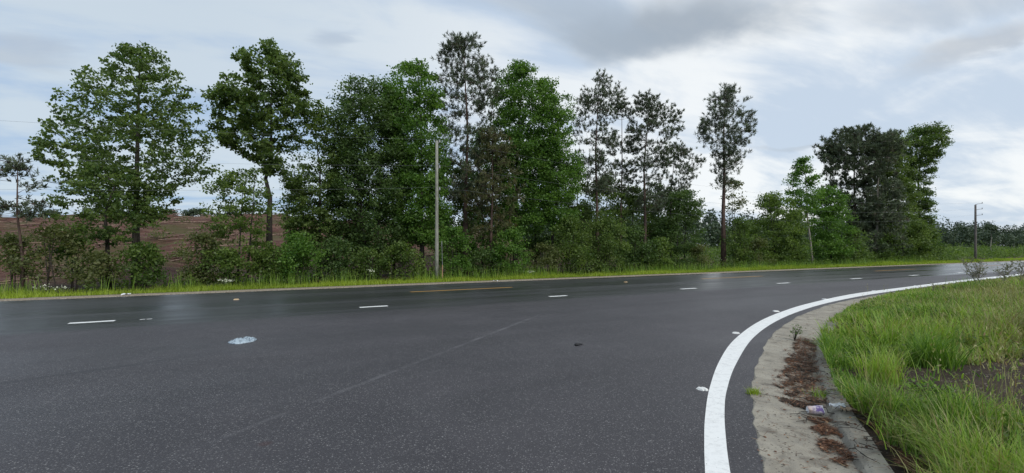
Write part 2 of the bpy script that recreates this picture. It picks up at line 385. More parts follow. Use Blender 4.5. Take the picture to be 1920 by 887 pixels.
M = dict(
    road=mat_road(), white=mat_paint('white_paint', (0.80, 0.80, 0.77)), yellow=mat_paint('yellow_paint', (0.46, 0.25, 0.06), (0.22, 0.16, 0.09)),
    concrete=mat_concrete(), ground=mat_ground(), soil=mat_soil(),
    gum=mat_leaf('gum_leaves', (0.058, 0.108, 0.028), (0.175, 0.24, 0.065)),
    tulip=mat_leaf('bright_leaves', (0.062, 0.14, 0.026), (0.165, 0.285, 0.052)),
    oak=mat_leaf('oak_leaves', (0.046, 0.092, 0.028), (0.125, 0.19, 0.055)),
    brush=mat_leaf('brush_leaves', (0.07, 0.122, 0.028), (0.18, 0.25, 0.058), None),
    olive=mat_leaf('olive_leaves', (0.085, 0.105, 0.034), (0.2, 0.22, 0.085), (0.17, 0.14, 0.08)),
    pine=mat_leaf('pine_needles', (0.052, 0.072, 0.042), (0.135, 0.17, 0.092), (0.11, 0.085, 0.06), 0.15),
    rustpine=mat_leaf('rusty_needles', (0.050, 0.060, 0.022), (0.135, 0.14, 0.05), (0.16, 0.085, 0.035), 0.15),
    far=mat_leaf('far_leaves', (0.04, 0.064, 0.04), (0.09, 0.125, 0.07), None, 0.2),
    verge=mat_leaf('verge_grass', (0.16, 0.23, 0.018), (0.42, 0.52, 0.055), (0.34, 0.30, 0.10), 0.4),
    grass=mat_leaf('tall_grass', (0.075, 0.165, 0.018), (0.37, 0.52, 0.085), (0.34, 0.27, 0.13), 0.4),
    drygrass=mat_leaf('dry_grass', (0.17, 0.175, 0.06), (0.44, 0.41, 0.2), (0.20, 0.10, 0.05), 0.35),
    straw=mat_leaf('straw', (0.065, 0.028, 0.015), (0.26, 0.12, 0.058), (0.50, 0.36, 0.22), 0.05, 0.7),
    bark=mat_bark('grey_bark', (0.040, 0.034, 0.028), (0.105, 0.092, 0.078)),
    darkbark=mat_bark('dark_bark', (0.022, 0.019, 0.016), (0.06, 0.05, 0.042)),
    pinebark=mat_bark('pine_bark', (0.045, 0.032, 0.027), (0.13, 0.085, 0.068)),
    pale=mat_bark('pale_bark', (0.14, 0.125, 0.105), (0.30, 0.27, 0.23)),
    drystem=mat_plain('dry_stem', (0.13, 0.12, 0.09), (0.22, 0.20, 0.15), 8, 0.8),
    slash=mat_bark('slash_wood', (0.10, 0.06, 0.045), (0.30, 0.21, 0.16)),
    pole=mat_bark('weathered_pole', (0.17, 0.17, 0.14), (0.36, 0.355, 0.30), 14),
    darkpole=mat_bark('dark_pole', (0.085, 0.075, 0.07), (0.17, 0.15, 0.135), 14),
    wire=mat_plain('wire', (0.16, 0.17, 0.18), (0.24, 0.25, 0.26), 5, 0.5),
    metal=mat_plain('insulator', (0.16, 0.16, 0.17), (0.30, 0.30, 0.31), 8, 0.4),
    stake=mat_plain('stake', (0.30, 0.17, 0.10), (0.42, 0.25, 0.15), 12),
    reflw=mat_plain('marker_white', (0.78, 0.78, 0.75), (0.66, 0.66, 0.63), 30, 0.4),
    refly=mat_plain('marker_amber', (0.50, 0.36, 0.20), (0.38, 0.26, 0.13), 30, 0.4),
    bloom=mat_plain('bloom', (0.62, 0.62, 0.50), (0.48, 0.50, 0.36), 30, 0.7),
    black=mat_plain('black_rubber', (0.012, 0.012, 0.013), (0.03, 0.03, 0.032), 30, 0.5),
    tan=mat_plain('cardboard', (0.50, 0.36, 0.25), (0.38, 0.26, 0.17), 25, 0.8),
    paper=mat_plain('paper', (0.80, 0.80, 0.80), (0.62, 0.62, 0.66), 14, 0.6),
)

# ------------------------------------------------------------------ ground
def sstep(a, b, x):
    t = np.clip((np.asarray(x, float) - a) / (b - a), 0, 1); return t * t * (3 - 2 * t)
def ground_h(u, v):
    u = np.asarray(u, float); v = np.asarray(v, float)
    z = np.interp(v, [-500, 19.55, 19.72, 19.8, 20.6, 22.5, 25, 28, 33, 2000], [-0.05, -0.05, -0.03, 0.012, 0.0, -0.10, -0.30, -0.12, -0.05, -0.05])
    mask = 1 - sstep(18, 52, u + 6 * (vnoise(u * 0.05 + 3, v * 0.05, 2) - 0.5))
    hill = 5.6 * sstep(27, 84, v) + 0.5 * sstep(80, 200, v)
    bump = (vnoise(u * 0.18, v * 0.22, 5) - 0.5) * 0.9 + (vnoise(u * 0.5, v * 0.6, 6) - 0.5) * 0.9
    hill = hill + 1.5 * (vnoise(u * 0.07 + 9, v * 0.05, 17) - 0.5) * sstep(45, 80, v)
    return z + mask * hill + bump * sstep(28, 36, v) * (0.35 + 0.65 * mask)
def gz(x, y):
    u, v = xy2uv(x, y); return float(ground_h(u, v))
def build_ground():
    us = np.concatenate([[-2500, -1200, -600, -300, -200, -150, -120], np.arange(-100, 160, 1.6), [165, 175, 190, 210, 240, 280, 330, 400, 500, 700, 1200, 2500]])
    vs = np.concatenate([[-2500, -800, -300, -120, -60, -30, -10, 0, 8, 12, 16, 19, 19.55, 19.7, 19.8, 20.1], np.arange(20.5, 33, 0.5), np.arange(33, 100, 1.2), [102, 108, 116, 128, 145, 170, 200, 250, 320, 450, 700, 1200, 2500]])
    U, V = np.meshgrid(us, vs, indexing='ij'); Z = ground_h(U, V)
    X, Y = uv2xy(U, V); n, m = U.shape
    idx = np.arange(n * m).reshape(n, m)
    f = np.stack([idx[:-1, :-1], idx[1:, :-1], idx[1:, 1:], idx[:-1, 1:]], -1).reshape(-1, 4)
    tag(mesh_obj('ground', np.stack([X, Y, Z], -1).reshape(-1, 3), f, M['ground'], None, True), kind='structure')
build_ground()

# ------------------------------------------------------------------ road, gutter, kerb, corner verge
E_px = [(1438, 887), (1422, 829), (1413, 764), (1413, 709), (1431, 659), (1450, 627), (1495, 595), (1555, 572), (1610, 560), (1693, 546.5), (1800, 533), (1920, 520.5)]
C_px = [(1612, 887), (1578, 822), (1553, 770), (1537, 712), (1529, 668), (1533, 634), (1556, 603.5), (1590, 579), (1630, 563.5), (1698, 547.6), (1803, 533.7), (1922, 521.2)]
B_px = [(1672, 875), (1632, 815), (1598, 767), (1570, 709), (1556, 661), (1557, 627), (1577, 598), (1606, 574), (1640, 560), (1704, 545.5), (1807, 532), (1926, 520)]
def ext(px, z):
    P = [G(a, b, z) for a, b in px]
    d = np.array(P[0]) - np.array(P[1]); d /= np.linalg.norm(d)
    back = [tuple(np.array(P[0]) + d * k + np.array([0.02 * k * k, 0])) for k in (9, 4, 1.5)]
    u, v = xy2uv(*P[-1]); fwd = [uv2xy(u + k, v + 0.0 * k) for k in (15, 60, 160)]
    return back + P + fwd
E, Cc, B = (catmull(ext(a, z), 6) for a, z in ((E_px, 0), (C_px, 0), (B_px, 0.085)))
NS = len(E)
def build_road():
    far = [uv2xy(u, ROAD_FAR + 0.035 * math.sin(u * 1.7) + 0.02 * math.sin(u * 4.1)) for u in np.arange(-160, 180.1, 1.0)]
    near = [tuple(p) for p in E]                                       # from behind the camera round to the far right
    pts = [uv2xy(-160, ROAD_FAR)] + far + [uv2xy(180, ROAD_FAR)] + near[::-1]
    lx = near[0]
    pts += [(-9.0, lx[1]), (-9.2, -2), (-11.5, 1.5), (-16, 2.2)] + [uv2xy(-160, xy2uv(-16, 2.2)[1])]
    bm = bmesh.new(); vs = [bm.verts.new((x, y, 0)) for x, y in pts]
    f = bm.faces.new(vs); f.normal_update()
    if f.normal.z < 0: f.normal_flip()
    bmesh.ops.triangulate(bm, faces=[f])
    me = bpy.data.meshes.new('road'); bm.to_mesh(me); bm.free(); me.materials.append(M['road'])
    o = bpy.data.objects.new('road', me); COL.objects.link(o); return tag(o, kind='structure')
road = build_road()
def ribbon(name, left, right, mat, z=0.004, parent=None):
    n = len(left); v = [(p[0], p[1], z) for p in left] + [(p[0], p[1], z) for p in right]
    return mesh_obj(name, v, [[i, n + i, n + i + 1, i + 1] for i in range(n - 1)], mat, parent)
def build_markings():
    Lp = [(1324, 960), (1322, 887), (1320.5, 835), (1322, 783), (1330.5, 728), (1349, 677), (1376, 638), (1418, 606), (1463.5, 585.5), (1518.6, 568.5), (1601, 551), (1693, 539), (1775.5, 528.5), (1867, 518.5), (1920, 512.8)]
    Rp = [(1384, 960), (1369.5, 887), (1362, 832), (1358.5, 775), (1363, 731), (1380.5, 682), (1412, 634), (1453, 604), (1500, 583.5), (1555, 567.5), (1629, 552.8), (1708, 541.5), (1787, 531), (1877, 520.6), (1928, 514.8)]
    l = catmull([G(*p) for p in Lp], 8); r = catmull([G(*p) for p in Rp], 8)
    def tail(a):
        d0 = a[0] - a[1]; d0 /= np.linalg.norm(d0); u, v = xy2uv(*a[-1])
        return np.vstack([[a[0] + d0 * 6], [a[0] + d0 * 2], a, [uv2xy(u + k, v) for k in (20, 60, 160)]])
    ribbon('edge_line', tail(l), tail(r), M['white'], 0.004, road)
    def dash(name, u0, u1, v, w, mat):
        us = np.linspace(u0, u1, 9)
        j = lambda u, s: v + s * w / 2 * (1 + 0.10 * math.sin(u * 9 + s))
        ribbon(name, [uv2xy(u, j(u, 1)) for u in us], [uv2xy(u, j(u, -1)) for u in us], mat, 0.004, road)
    # dotted white lane line: 6 m apart
    segs = [((129, 606.3), (215, 601.8)), ((674, 576.6), (727, 573.7)), ((1030, 556.3), (1063, 554.4)), ((1276, 542.2), (1306, 540.6)), ((1458, 531.7), (1480, 530.3)), ((1596, 523.2), (1614, 521.9)), ((1706, 516.8), (1722, 515.9))]
    us = []
    for a, b in segs:
        ua, va = xy2uv(*G(*a)); ub, vb = xy2uv(*G(*b)); us.append((ua, ub, (va + vb) / 2)); dash('lane_dash', ua, ub, (va + vb) / 2, 0.19, M['white'])
    step = us[3][0] - us[2][0]
    for k in range(1, 5): dash('lane_dash', us[-1][0] + step * k, us[-1][0] + step * k + 0.8, us[-1][2], 0.19, M['white'])
    dash('lane_dash', us[0][0] - step, us[0][0] - step + 0.8, us[0][2], 0.19, M['white'])
    for a, b in [((770.5, 548), (959, 538.6)), ((1318, 523.2), (1427, 517.6)), ((1640, 508.3), (1716, 504.8))]:
        ua, va = xy2uv(*G(*a)); ub, vb = xy2uv(*G(*b)); dash('centre_dash', ua, ub, (va + vb) / 2, 0.17, M['yellow'])
    for k in (1, 2): dash('centre_dash', ub + 15 * k - 4, ub + 15 * k, vb, 0.17, M['yellow'])
    # worn remains of an older mark
    for a, b in [((262, 599.5), (272, 599)), ((275, 598.8), (285, 598.3))]:
        ua, va = xy2uv(*G(*a)); ub, vb = xy2uv(*G(*b)); dash('worn_mark', ua, ub, va, 0.07, M['white'])
build_markings()
def build_gutter():
    v = []; f = []; K = 9
    for i in range(NS):
        e, c, b = E[i], Cc[i], B[i]
        jag = 0.018 * math.sin(i * 2.3) + 0.012 * math.sin(i * 5.1)
        d = b - e; d = d / max(np.linalg.norm(d), 1e-6)
        def put(p, z): v.append((p[0], p[1], z))
        put(e - d * 0.05, -0.03); put(e + d * jag, 0.007)
        put(e + (c - e) * 0.35, 0.0015); put(e + (c - e) * 0.75, -0.010)
        put(c, -0.012); put(c + (b - c) * 0.18, 0.035); put(c + (b - c) * 0.40, 0.060); put(b, 0.068); put(b + d * 0.02, -0.05)
    for i in range(NS - 1):
        for k in range(K - 1): f.append([i * K + k, (i + 1) * K + k, (i + 1) * K + k + 1, i * K + k + 1][::-1])
    o = mesh_obj('kerb', v, f, M['concrete'], None, False); tag(o, kind='structure')
    return o
kerb = build_gutter()
def build_joint():
    l = [G(1414, 737.5), G(1440, 742), G(1470, 748), G(1510, 756), G(1548, 764)]
    ribbon('joint', [(x, y + 0.006) for x, y in l], [(x + 0.002, y - 0.005) for x, y in l], M['soil'], 0.0085, kerb)
build_joint()
# corner verge behind the kerb: raised soil carrying the tall grass
Dend = catmull([(30, -9), (30, -7), (31, -4)] + [(32 + 2.2 * k, -2 + 1.6 * k) for k in range(12)] + [uv2xy(70, -4), uv2xy(110, -4), uv2xy(220, -4)], 6)
Dend = Dend[np.linspace(0, len(Dend) - 1, NS).astype(int)]
def verge_z(x, y, t=None):
    e = 0.07 + 0.10 * vnoise(np.asarray(x) * 0.8, np.asarray(y) * 0.8, 3) + 0.05 * vnoise(np.asarray(x) * 2.7, np.asarray(y) * 2.7, 4)
    X_, Y_ = np.asarray(x, float), np.asarray(y, float); u_, v_ = xy2uv(X_, Y_)
    return e * (1 - 0.9 * sstep(8, 11, Y_) * sstep(4.5, 8.3, v_))
def build_verge():
    ts = np.array([0, 0.004, 0.01, 0.02, 0.035, 0.055, 0.08, 0.11, 0.15, 0.2, 0.27, 0.36, 0.48, 0.65, 0.85, 1.0]); v = []
    for i in range(NS):
        for t in ts:
            p = B[i] + (Dend[i] - B[i]) * t
            z = float(verge_z(p[0], p[1])) * min(1, 0.35 + t * 18) + 0.02 * min(1, t * 20)
            v.append((p[0], p[1], z if t > 0 else 0.05))
    K = len(ts); f = [[i * K + k, (i + 1) * K + k, (i + 1) * K + k + 1, i * K + k + 1][::-1] for i in range(NS - 1) for k in range(K - 1)]
    tag(mesh_obj('verge_ground', v, f, M['soil'], None, True), kind='structure')
build_verge()

# ------------------------------------------------------------------ foliage makers
def leaf_quads(c, axis, side, L, W):
    """diamond leaves: centres c, unit axis and side vectors, lengths and widths -> verts, faces"""
    L = L[:, None] * 0.5; W = W[:, None] * 0.5
    v = np.stack([c - axis * L, c + side * W - axis * L * 0.15, c + axis * L, c - side * W - axis * L * 0.15], 1).reshape(-1, 3)
    f = np.arange(len(c) * 4).reshape(-1, 4); return v, f
def unit(a): return a / np.maximum(np.linalg.norm(a, axis=1, keepdims=True), 1e-9)
def rand_leaves(rng, c, size, asp=0.72, up=0.5, droop=0.0):
    n = len(c); nrm = unit(rng.normal(size=(n, 3)) + np.array([0, 0, up])); ax = unit(np.cross(nrm, rng.normal(size=(n, 3))))
    ax[:, 2] -= droop; ax = unit(ax); sd = unit(np.cross(nrm, ax)); L = size * rng.uniform(0.65, 1.3, n)
    return leaf_quads(c, ax, sd, L, L * asp)
def needle_tufts(rng, c, d, K, L, W, spread=0.9):
    """bottle-brush tufts: K needles round each centre c pointing along d"""
    n = len(c); cc = np.repeat(c, K, 0); dd = np.repeat(d, K, 0)
    off = rng.uniform(-0.5, 0.3, (n * K, 1)) * L * 0.9
    a = unit(dd + rng.normal(size=(n * K, 3)) * spread); s = unit(np.cross(a, rng.normal(size=(n * K, 3))))
    LL = L * rng.uniform(0.6, 1.2, n * K); return leaf_quads(cc + dd * off + a * LL[:, None] * 0.5, a, s, LL, np.full(n * K, W))

class Profile:
    """outline of a crown in metres round its base, traced in height bands"""
    def __init__(s, prof, bx, Y, bz):
        p = sorted([(CAMH + (HY - y) / F * Y - bz, (a - CX) / F * Y - bx, (b - CX) / F * Y - bx) for y, a, b in prof])
        s.z, s.l, s.r = (np.array(q) for q in zip(*p))
    def at(s, z): return np.interp(z, s.z, s.l), np.interp(z, s.z, s.r)
    def area(s): return float(np.sum(((s.r - s.l)[1:] + (s.r - s.l)[:-1]) / 2 * np.diff(s.z)))
def sample_crown(rng, P, n, depth, gap, gs, seed):
    zz = np.linspace(P.z[0], P.z[-1], 200); l, r = P.at(zz); w = np.maximum(r - l, 0.05); cdf = np.cumsum(w); cdf /= cdf[-1]
    out = np.zeros((0, 3)); guard = 0
    while len(out) < n and guard < 30:
        guard += 1; m = n * 2
        z = np.interp(rng.random(m), cdf, zz); l, r = P.at(z)
        a = rng.random(m) * 2 * math.pi; q = np.sqrt(rng.random(m)) ** 0.85
        x = (l + r) / 2 + (r - l) / 2 * q * np.cos(a); y = (r - l) / 2 * depth * q * np.sin(a)
        nz = vnoise(x * gs + seed * 3.1, z * gs * 1.5 + y * gs * 0.8 + seed, seed) * 0.65 + vnoise(x * gs * 2.3 + seed, z * gs * 3 - y * gs, seed + 9) * 0.35
        k = nz > gap
        out = np.vstack([out, np.stack([x, y, z], 1)[k]])
    return out[:n]
def skeleton(rng, trunk, r0, clumps, mb, rise=0.45, limb=0.035, k=4, bare=0):
    """a trunk and limbs reaching every clump; returns the direction in which each clump's twig arrives"""
    tp = np.array(trunk, float); n = len(tp)
    tr = [r0 * (1 - i / (n - 1)) + 0.010 for i in range(n)]
    tr[0] *= 1.25; mb.tube([tuple(p) for p in tp], tr, 8)
    fine = catmull(tp, 8) if n > 2 else np.linspace(tp[0], tp[1], 16)
    lo = clumps[:, 2].min() - 0.5 if len(clumps) else 0
    h0 = tp[0][2] + 0.18 * (tp[-1][2] - tp[0][2])
    nodes = [p for p in fine if p[2] > max(h0, lo - 1.2)] or [fine[-1]]
    nodes = np.array(nodes); isT = np.ones(len(nodes), bool)
    tx = np.interp(clumps[:, 2], tp[:, 2], tp[:, 0]); ty = np.interp(clumps[:, 2], tp[:, 2], tp[:, 1])
    rad = np.hypot(clumps[:, 0] - tx, clumps[:, 1] - ty); dirs = np.zeros_like(clumps)
    for i in np.argsort(rad):
        c = clumps[i]; d = c - nodes; h = np.hypot(d[:, 0], d[:, 1]); cost = np.sqrt(h * h + d[:, 2] ** 2) + np.maximum(0, rise * h - d[:, 2]) * 0.9 + np.where(isT, 0.25, 0)
        j = int(np.argmin(cost)); a = nodes[j]; L = np.linalg.norm(c - a)
        m = (a + c) / 2 + np.array([0, 0, 0.10 * L]) * rng.uniform(-0.4, 1.0) + rng.normal(size=3) * 0.06 * L
        r = min(0.5 * r0, limb * (0.25 + 0.35 * L)) if isT[j] else limb * 0.32
        q = [a, (a * 0.25 + m * 0.5 + c * 0.25), c]
        mb.tube([tuple(p) for p in q], [r, r * 0.65, max(0.006, r * 0.25)], k if r > 0.02 else 3, False)
        nodes = np.vstack([nodes, q[1][None], c[None]]); isT = np.append(isT, [False, False]); dirs[i] = (c - q[1])
    return unit(dirs) if len(dirs) else dirs
TREES = []
def tree(name, px, v, prof, leaf, bark, r0, label, cat='tree', group=None, dens=2.4, per=46, size=0.15, spr=0.42, flat=0.5, gap=0.35, gs=0.9, depth=0.85,
         rise=0.35, trunk=None, pine=False, stems=1, limb=0.035, airy=1.0, dead=0, seed=None, tufts=4, nl=0.30, tone=0.5, base=None, up=0.6, maxc=420):
    seed = seed if seed is not None else len(TREES) + 1; rng = np.random.default_rng(1000 + seed)
    bx, by = base if base else atv(px, v); bz = gz(bx, by) - 0.04
    P = Profile(prof, bx, by, bz)
    root = empty(name, (bx, by, bz), label, cat, group); TREES.append(root)
    fine = 1.0 if pine else 1.45 * airy
    if airy > 1: per = per / airy * 1.12; spr = spr / airy ** 0.42; gap = gap - 0.10; gs = gs * 1.5
    n = int(min(maxc * fine, max(6, dens * fine * P.area()))); gs = gs if pine else gs * 1.5; cl = sample_crown(rng, P, n, depth, gap, gs, seed)
    mb = MB(); top = P.z[-1] * 0.985; l, r = P.at(top); q = rng.random(7) ** 1.3
    cl = np.vstack([cl, np.stack([(l + r) / 2 + rng.normal(size=7) * 0.12 * (1 + 2 * q), rng.normal(size=7) * 0.15, top - q * 0.2 * (P.z[-1] - P.z[0])], 1)])
    if trunk:
        tp = [((a - CX) / F * by - bx, 0, CAMH + (HY - y) / F * by - bz) for a, y in trunk]; tp = [(0, 0, -0.15)] + tp
    else:
        tl, tr_ = P.at(P.z[-1] * 0.7); midx = 0.35 * (tl + tr_) / 2
        tp = [(0, 0, -0.15), (0.1 * midx + rng.normal() * 0.04, rng.normal() * 0.05, top * 0.3), (midx * 0.6 + rng.normal() * 0.08, rng.normal() * 0.1, top * 0.62), ((l + r) / 2 * 0.9, 0, top)]
    dirs = None
    if stems == 1: dirs = skeleton(rng, tp, r0, cl, mb, rise, limb)
    else:
        w = np.array_split(np.argsort(cl[:, 0] + rng.normal(size=len(cl)) * 0.4), stems); dirs = np.zeros_like(cl)
        for q, ids in enumerate(w):
            if len(ids) < 2: continue
            c = cl[ids]; hi = c[np.argmax(c[:, 2])]; b = np.array([c[:, 0].mean() * 0.35, c[:, 1].mean() * 0.3, -0.12])
            mid = b * 0.5 + hi * 0.5 + np.array([0, 0, -0.1]); dirs[ids] = skeleton(rng, [b, b * 0.75 + mid * 0.25, mid, hi], r0, c, mb, rise, limb)
    for _ in range(dead):
        z = rng.uniform(0.25, 0.75) * P.z[0] if P.z[0] > 2 else rng.uniform(0.2, 0.5) * top
        a = rng.uniform(0, 6.28); L = rng.uniform(0.4, 1.3)
        x0 = np.interp(z, [p[2] for p in tp], [p[0] for p in tp])
        mb.tube([(x0, 0, z), (x0 + math.cos(a) * L * 0.6, math.sin(a) * L * 0.6, z + 0.15 * L), (x0 + math.cos(a) * L, math.sin(a) * L, z + rng.uniform(0, 0.5) * L)], [0.02, 0.013, 0.004], 3, False)
    ct = rng.normal(size=len(cl))
    if pine:
        spr *= 0.8; nl *= 0.8; tufts += 1; tc = np.repeat(cl, tufts, 0); dd = np.repeat(dirs, tufts, 0); m = len(tc)
        tc = tc + rng.normal(size=(m, 3)) * np.array([spr, spr, spr * 0.6]); 
        for i in range(m): mb.tube([tuple(cl[i // tufts]), tuple(tc[i])], [0.012, 0.005], 3, False)
        d = unit(dd * 0.6 + np.array([0, 0, 0.75]) + rng.normal(size=(m, 3)) * 0.35)
        vv, ff = needle_tufts(rng, tc, d, per, nl, 0.034 * (size / 0.15), 0.55)
        tn = np.repeat(np.repeat(ct, tufts) * 0.5 + rng.normal(size=m) * 0.7, per) * 0.22 + tone + rng.normal(size=m * per) * 0.10
    else:
        spr *= 0.68; per = int(per * 1.95); size *= 0.82
        k = rng.integers(max(3, int(per * 0.5)), int(per * 1.5) + 2, len(cl)); cc = np.repeat(cl, k, 0); m = len(cc); sc = np.repeat(rng.uniform(0.7, 1.3, len(cl)), k)[:, None]
        cc = cc + np.clip(rng.normal(size=(m, 3)), -1.7, 1.7) * np.array([spr, spr, spr * flat]) * sc + np.repeat(dirs, k, 0) * rng.uniform(-0.7, 0.35, (m, 1)) * spr * 1.6; vv, ff = rand_leaves(rng, cc, size, 0.74, up)
        tn = np.repeat(ct, k) * 0.21 + tone + rng.normal(size=m) * 0.2
    mb.obj('trunk', M[bark], root, True)
    mesh_obj('crown', vv, ff, M[leaf], root, False, None, np.clip(tn, 0, 1))
    return root

# ------------------------------------------------------------------ the row of trees beyond the road, left to right
tree('pine_tree', 42, 24.5, [(298, 20, 45), (312, 8, 55), (330, -8, 80), (350, -25, 98), (372, -22, 100), (395, -12, 80), (415, 5, 62)], 'pine', 'pinebark', 0.06,
     'small thin pine with sparse grey needles, first tree at the left end of the row', pine=True, dens=6.5, per=18, tufts=4, nl=0.24, spr=0.24, gap=0.38, dead=5, tone=0.45, group='pines beyond the road')
tree('gum_tree', 255, 27, [(80, 256, 276), (92, 236, 298), (112, 212, 318), (135, 172, 332), (165, 142, 352), (200, 126, 368), (240, 112, 382), (265, 90, 396), (300, 96, 408), (330, 120, 372), (355, 150, 340), (385, 180, 320), (415, 205, 300)],
     'gum', 'bark', 0.15, 'tall broad gum tree with an airy layered oval crown before the red hillside', dens=7.6, per=26, size=0.16, spr=0.27, flat=0.45, gap=0.47, gs=0.9, depth=0.7, airy=2.3, limb=0.028, rise=0.5, maxc=600, trunk=[(255, 400), (257, 300), (260, 180), (263, 84)], group='broadleaf trees beyond the road')
tree('gum_sapling', 205, 25.3, [(308, 140, 215), (330, 112, 262), (355, 103, 288), (385, 103, 292), (415, 118, 288), (440, 112, 262), (458, 130, 240)],
     'gum', 'darkbark', 0.08, 'low forked sapling with dark leaves under the broad gum tree', dens=6, per=30, size=0.14, spr=0.26, flat=0.4, gap=0.40, airy=1.9, limb=0.024, trunk=[(201, 450), (196, 400), (215, 350), (190, 312)], group='broadleaf trees beyond the road')
tree('gum_tree', 505, 26.2, [(80, 500, 530), (92, 470, 540), (105, 445, 552), (128, 438, 564), (150, 428, 572), (172, 400, 577), (190, 388, 575), (215, 394, 562), (240, 404, 556), (265, 405, 552), (285, 445, 545), (305, 478, 542), (325, 488, 535)],
     'gum', 'darkbark', 0.155, 'tall gaunt gum tree with a dark crooked trunk and a ragged open crown', dens=8.2, per=40, size=0.17, spr=0.27, flat=0.6, depth=0.75, seed=77, airy=2.0, limb=0.028, gap=0.585, gs=0.75, rise=0.4, maxc=760,
     trunk=[(505, 430), (506, 370), (498, 335), (509, 295), (508, 200), (514, 90)], group='broadleaf trees beyond the road')
tree('sapling', 455, 24.6, [(318, 420, 480), (345, 392, 505), (372, 386, 515), (405, 392, 512), (435, 392, 505), (470, 385, 508), (505, 395, 505)],
     'brush', 'darkbark', 0.06, 'bushy sapling with light green leaves, at the foot of the gaunt gum tree', dens=5.5, per=34, size=0.14, spr=0.28, gap=0.40, airy=1.7, limb=0.022, stems=2, group='broadleaf trees beyond the road')
tree('slender_tree', 598, 27.5, [(190, 562, 602), (215, 550, 625), (245, 545, 640), (290, 535, 648), (340, 532, 650), (395, 530, 645), (440, 540, 640), (480, 545, 640)],
     'gum', 'darkbark', 0.10, 'slender gum tree with a see-through dark crown, between the gaunt gum and the dense oak', dens=6.5, per=34, size=0.155, spr=0.28, gap=0.48, airy=1.8, limb=0.026, group='broadleaf trees beyond the road')
tree('oak_tree', 690, 27, [(150, 662, 720), (165, 642, 738), (185, 628, 752), (220, 618, 762), (260, 614, 766), (300, 612, 768), (350, 614, 770), (400, 610, 772), (440, 616, 765), (475, 625, 755)],
     'oak', 'darkbark', 0.13, 'dense round-headed oak with dark green leaves and several leaning trunks', dens=7.5, per=46, size=0.15, spr=0.36, flat=0.7, gap=0.33, stems=3, airy=1.4, maxc=760, group='broadleaf trees beyond the road')
tree('tulip_tree', 792, 26.2, [(112, 768, 798), (128, 750, 808), (148, 730, 816), (178, 712, 826), (215, 706, 832), (260, 716, 838), (310, 738, 838), (360, 740, 842), (410, 742, 842), (455, 760, 838)],
     'tulip', 'bark', 0.13, 'bright green tulip tree with a pointed top, behind the bare wooden pole', dens=8, per=44, size=0.16, spr=0.33, flat=0.7, gap=0.40, airy=1.5, maxc=760, group='broadleaf trees beyond the road')
tree('pine_tree', 873, 26.6, [(70, 852, 892), (82, 828, 902), (105, 816, 914), (135, 806, 932), (165, 806, 936), (200, 812, 930), (235, 816, 928), (265, 828, 920), (300, 840, 912), (340, 842, 918), (385, 845, 925)],
     'pine', 'pinebark', 0.17, 'tallest pine in the row, its grey sparse top rising above the pole', pine=True, dens=7.6, per=18, tufts=5, nl=0.30, spr=0.30, gap=0.38, dead=8, tone=0.42, maxc=380, group='pines beyond the road')
tree('pine_tree', 922, 25.2, [(250, 900, 945), (290, 885, 960), (330, 872, 972), (370, 868, 975), (410, 872, 965), (450, 880, 955)],
     'rustpine', 'pinebark', 0.11, 'low dark pine with rust-tinged needles, right of the tallest pine', pine=True, dens=6.5, per=22, tufts=5, nl=0.27, spr=0.30, gap=0.33, tone=0.5, group='pines beyond the road')
tree('gum_tree', 965, 27.2, [(118, 970, 988), (130, 950, 1004), (145, 928, 1014), (175, 920, 1046), (210, 918, 1052), (260, 918, 1050), (320, 922, 1045), (380, 930, 1035), (435, 925, 1025)],
     'tulip', 'darkbark', 0.14, 'bright green spire-topped gum tree, in the middle of the row', dens=8.2, per=44, size=0.155, spr=0.32, flat=0.8, gap=0.41, airy=1.5, trunk=[(968, 400), (970, 300), (976, 200), (979, 122)], maxc=760, tone=0.42, group='broadleaf trees beyond the road')
tree('gum_tree', 1037, 25.8, [(148, 1018, 1044), (165, 1002, 1058), (185, 994, 1070), (215, 992, 1074), (255, 1000, 1074), (295, 1010, 1086), (345, 1015, 1094), (390, 1012, 1088), (430, 1015, 1075)],
     'tulip', 'darkbark', 0.11, 'light green leaning gum tree, right-hand neighbour of the spire-topped one', dens=7.6, per=40, size=0.15, spr=0.30, flat=0.7, gap=0.37, trunk=[(1036, 440), (1045, 370), (1052, 300), (1036, 155)], maxc=460, group='broadleaf trees beyond the road')
tree('pine_tree', 1120, 26.5, [(138, 1110, 1136), (155, 1096, 1162), (175, 1092, 1166), (198, 1080, 1158), (222, 1078, 1152), (250, 1080, 1158), (285, 1086, 1150), (320, 1090, 1152), (365, 1090, 1155)],
     'pine', 'pinebark', 0.13, 'pine with upswept branches and a forked two-pronged top', pine=True, dens=7.2, per=18, tufts=5, nl=0.28, spr=0.27, gap=0.40, dead=7, tone=0.4, group='pines beyond the road')
tree('pine_tree', 1164, 27.6, [(190, 1156, 1176), (210, 1146, 1186), (245, 1142, 1192), (285, 1142, 1192), (325, 1148, 1188), (370, 1150, 1188)],
     'pine', 'pinebark', 0.10, 'narrow pine squeezed between the fork-topped pine and a blunt-topped one', pine=True, dens=7.2, per=18, tufts=5, nl=0.26, spr=0.24, gap=0.38, dead=5, group='pines beyond the road')
tree('pine_tree', 1208, 26.3, [(180, 1200, 1240), (195, 1188, 1256), (218, 1180, 1274), (245, 1174, 1280), (275, 1176, 1262), (310, 1182, 1258), (350, 1190, 1252), (395, 1190, 1250)],
     'pine', 'pinebark', 0.14, 'dark blunt-topped pine with a straight trunk, near the right end of the row', pine=True, dens=7.4, per=20, tufts=5, nl=0.28, spr=0.28, gap=0.38, dead=6, tone=0.36, group='pines beyond the road')
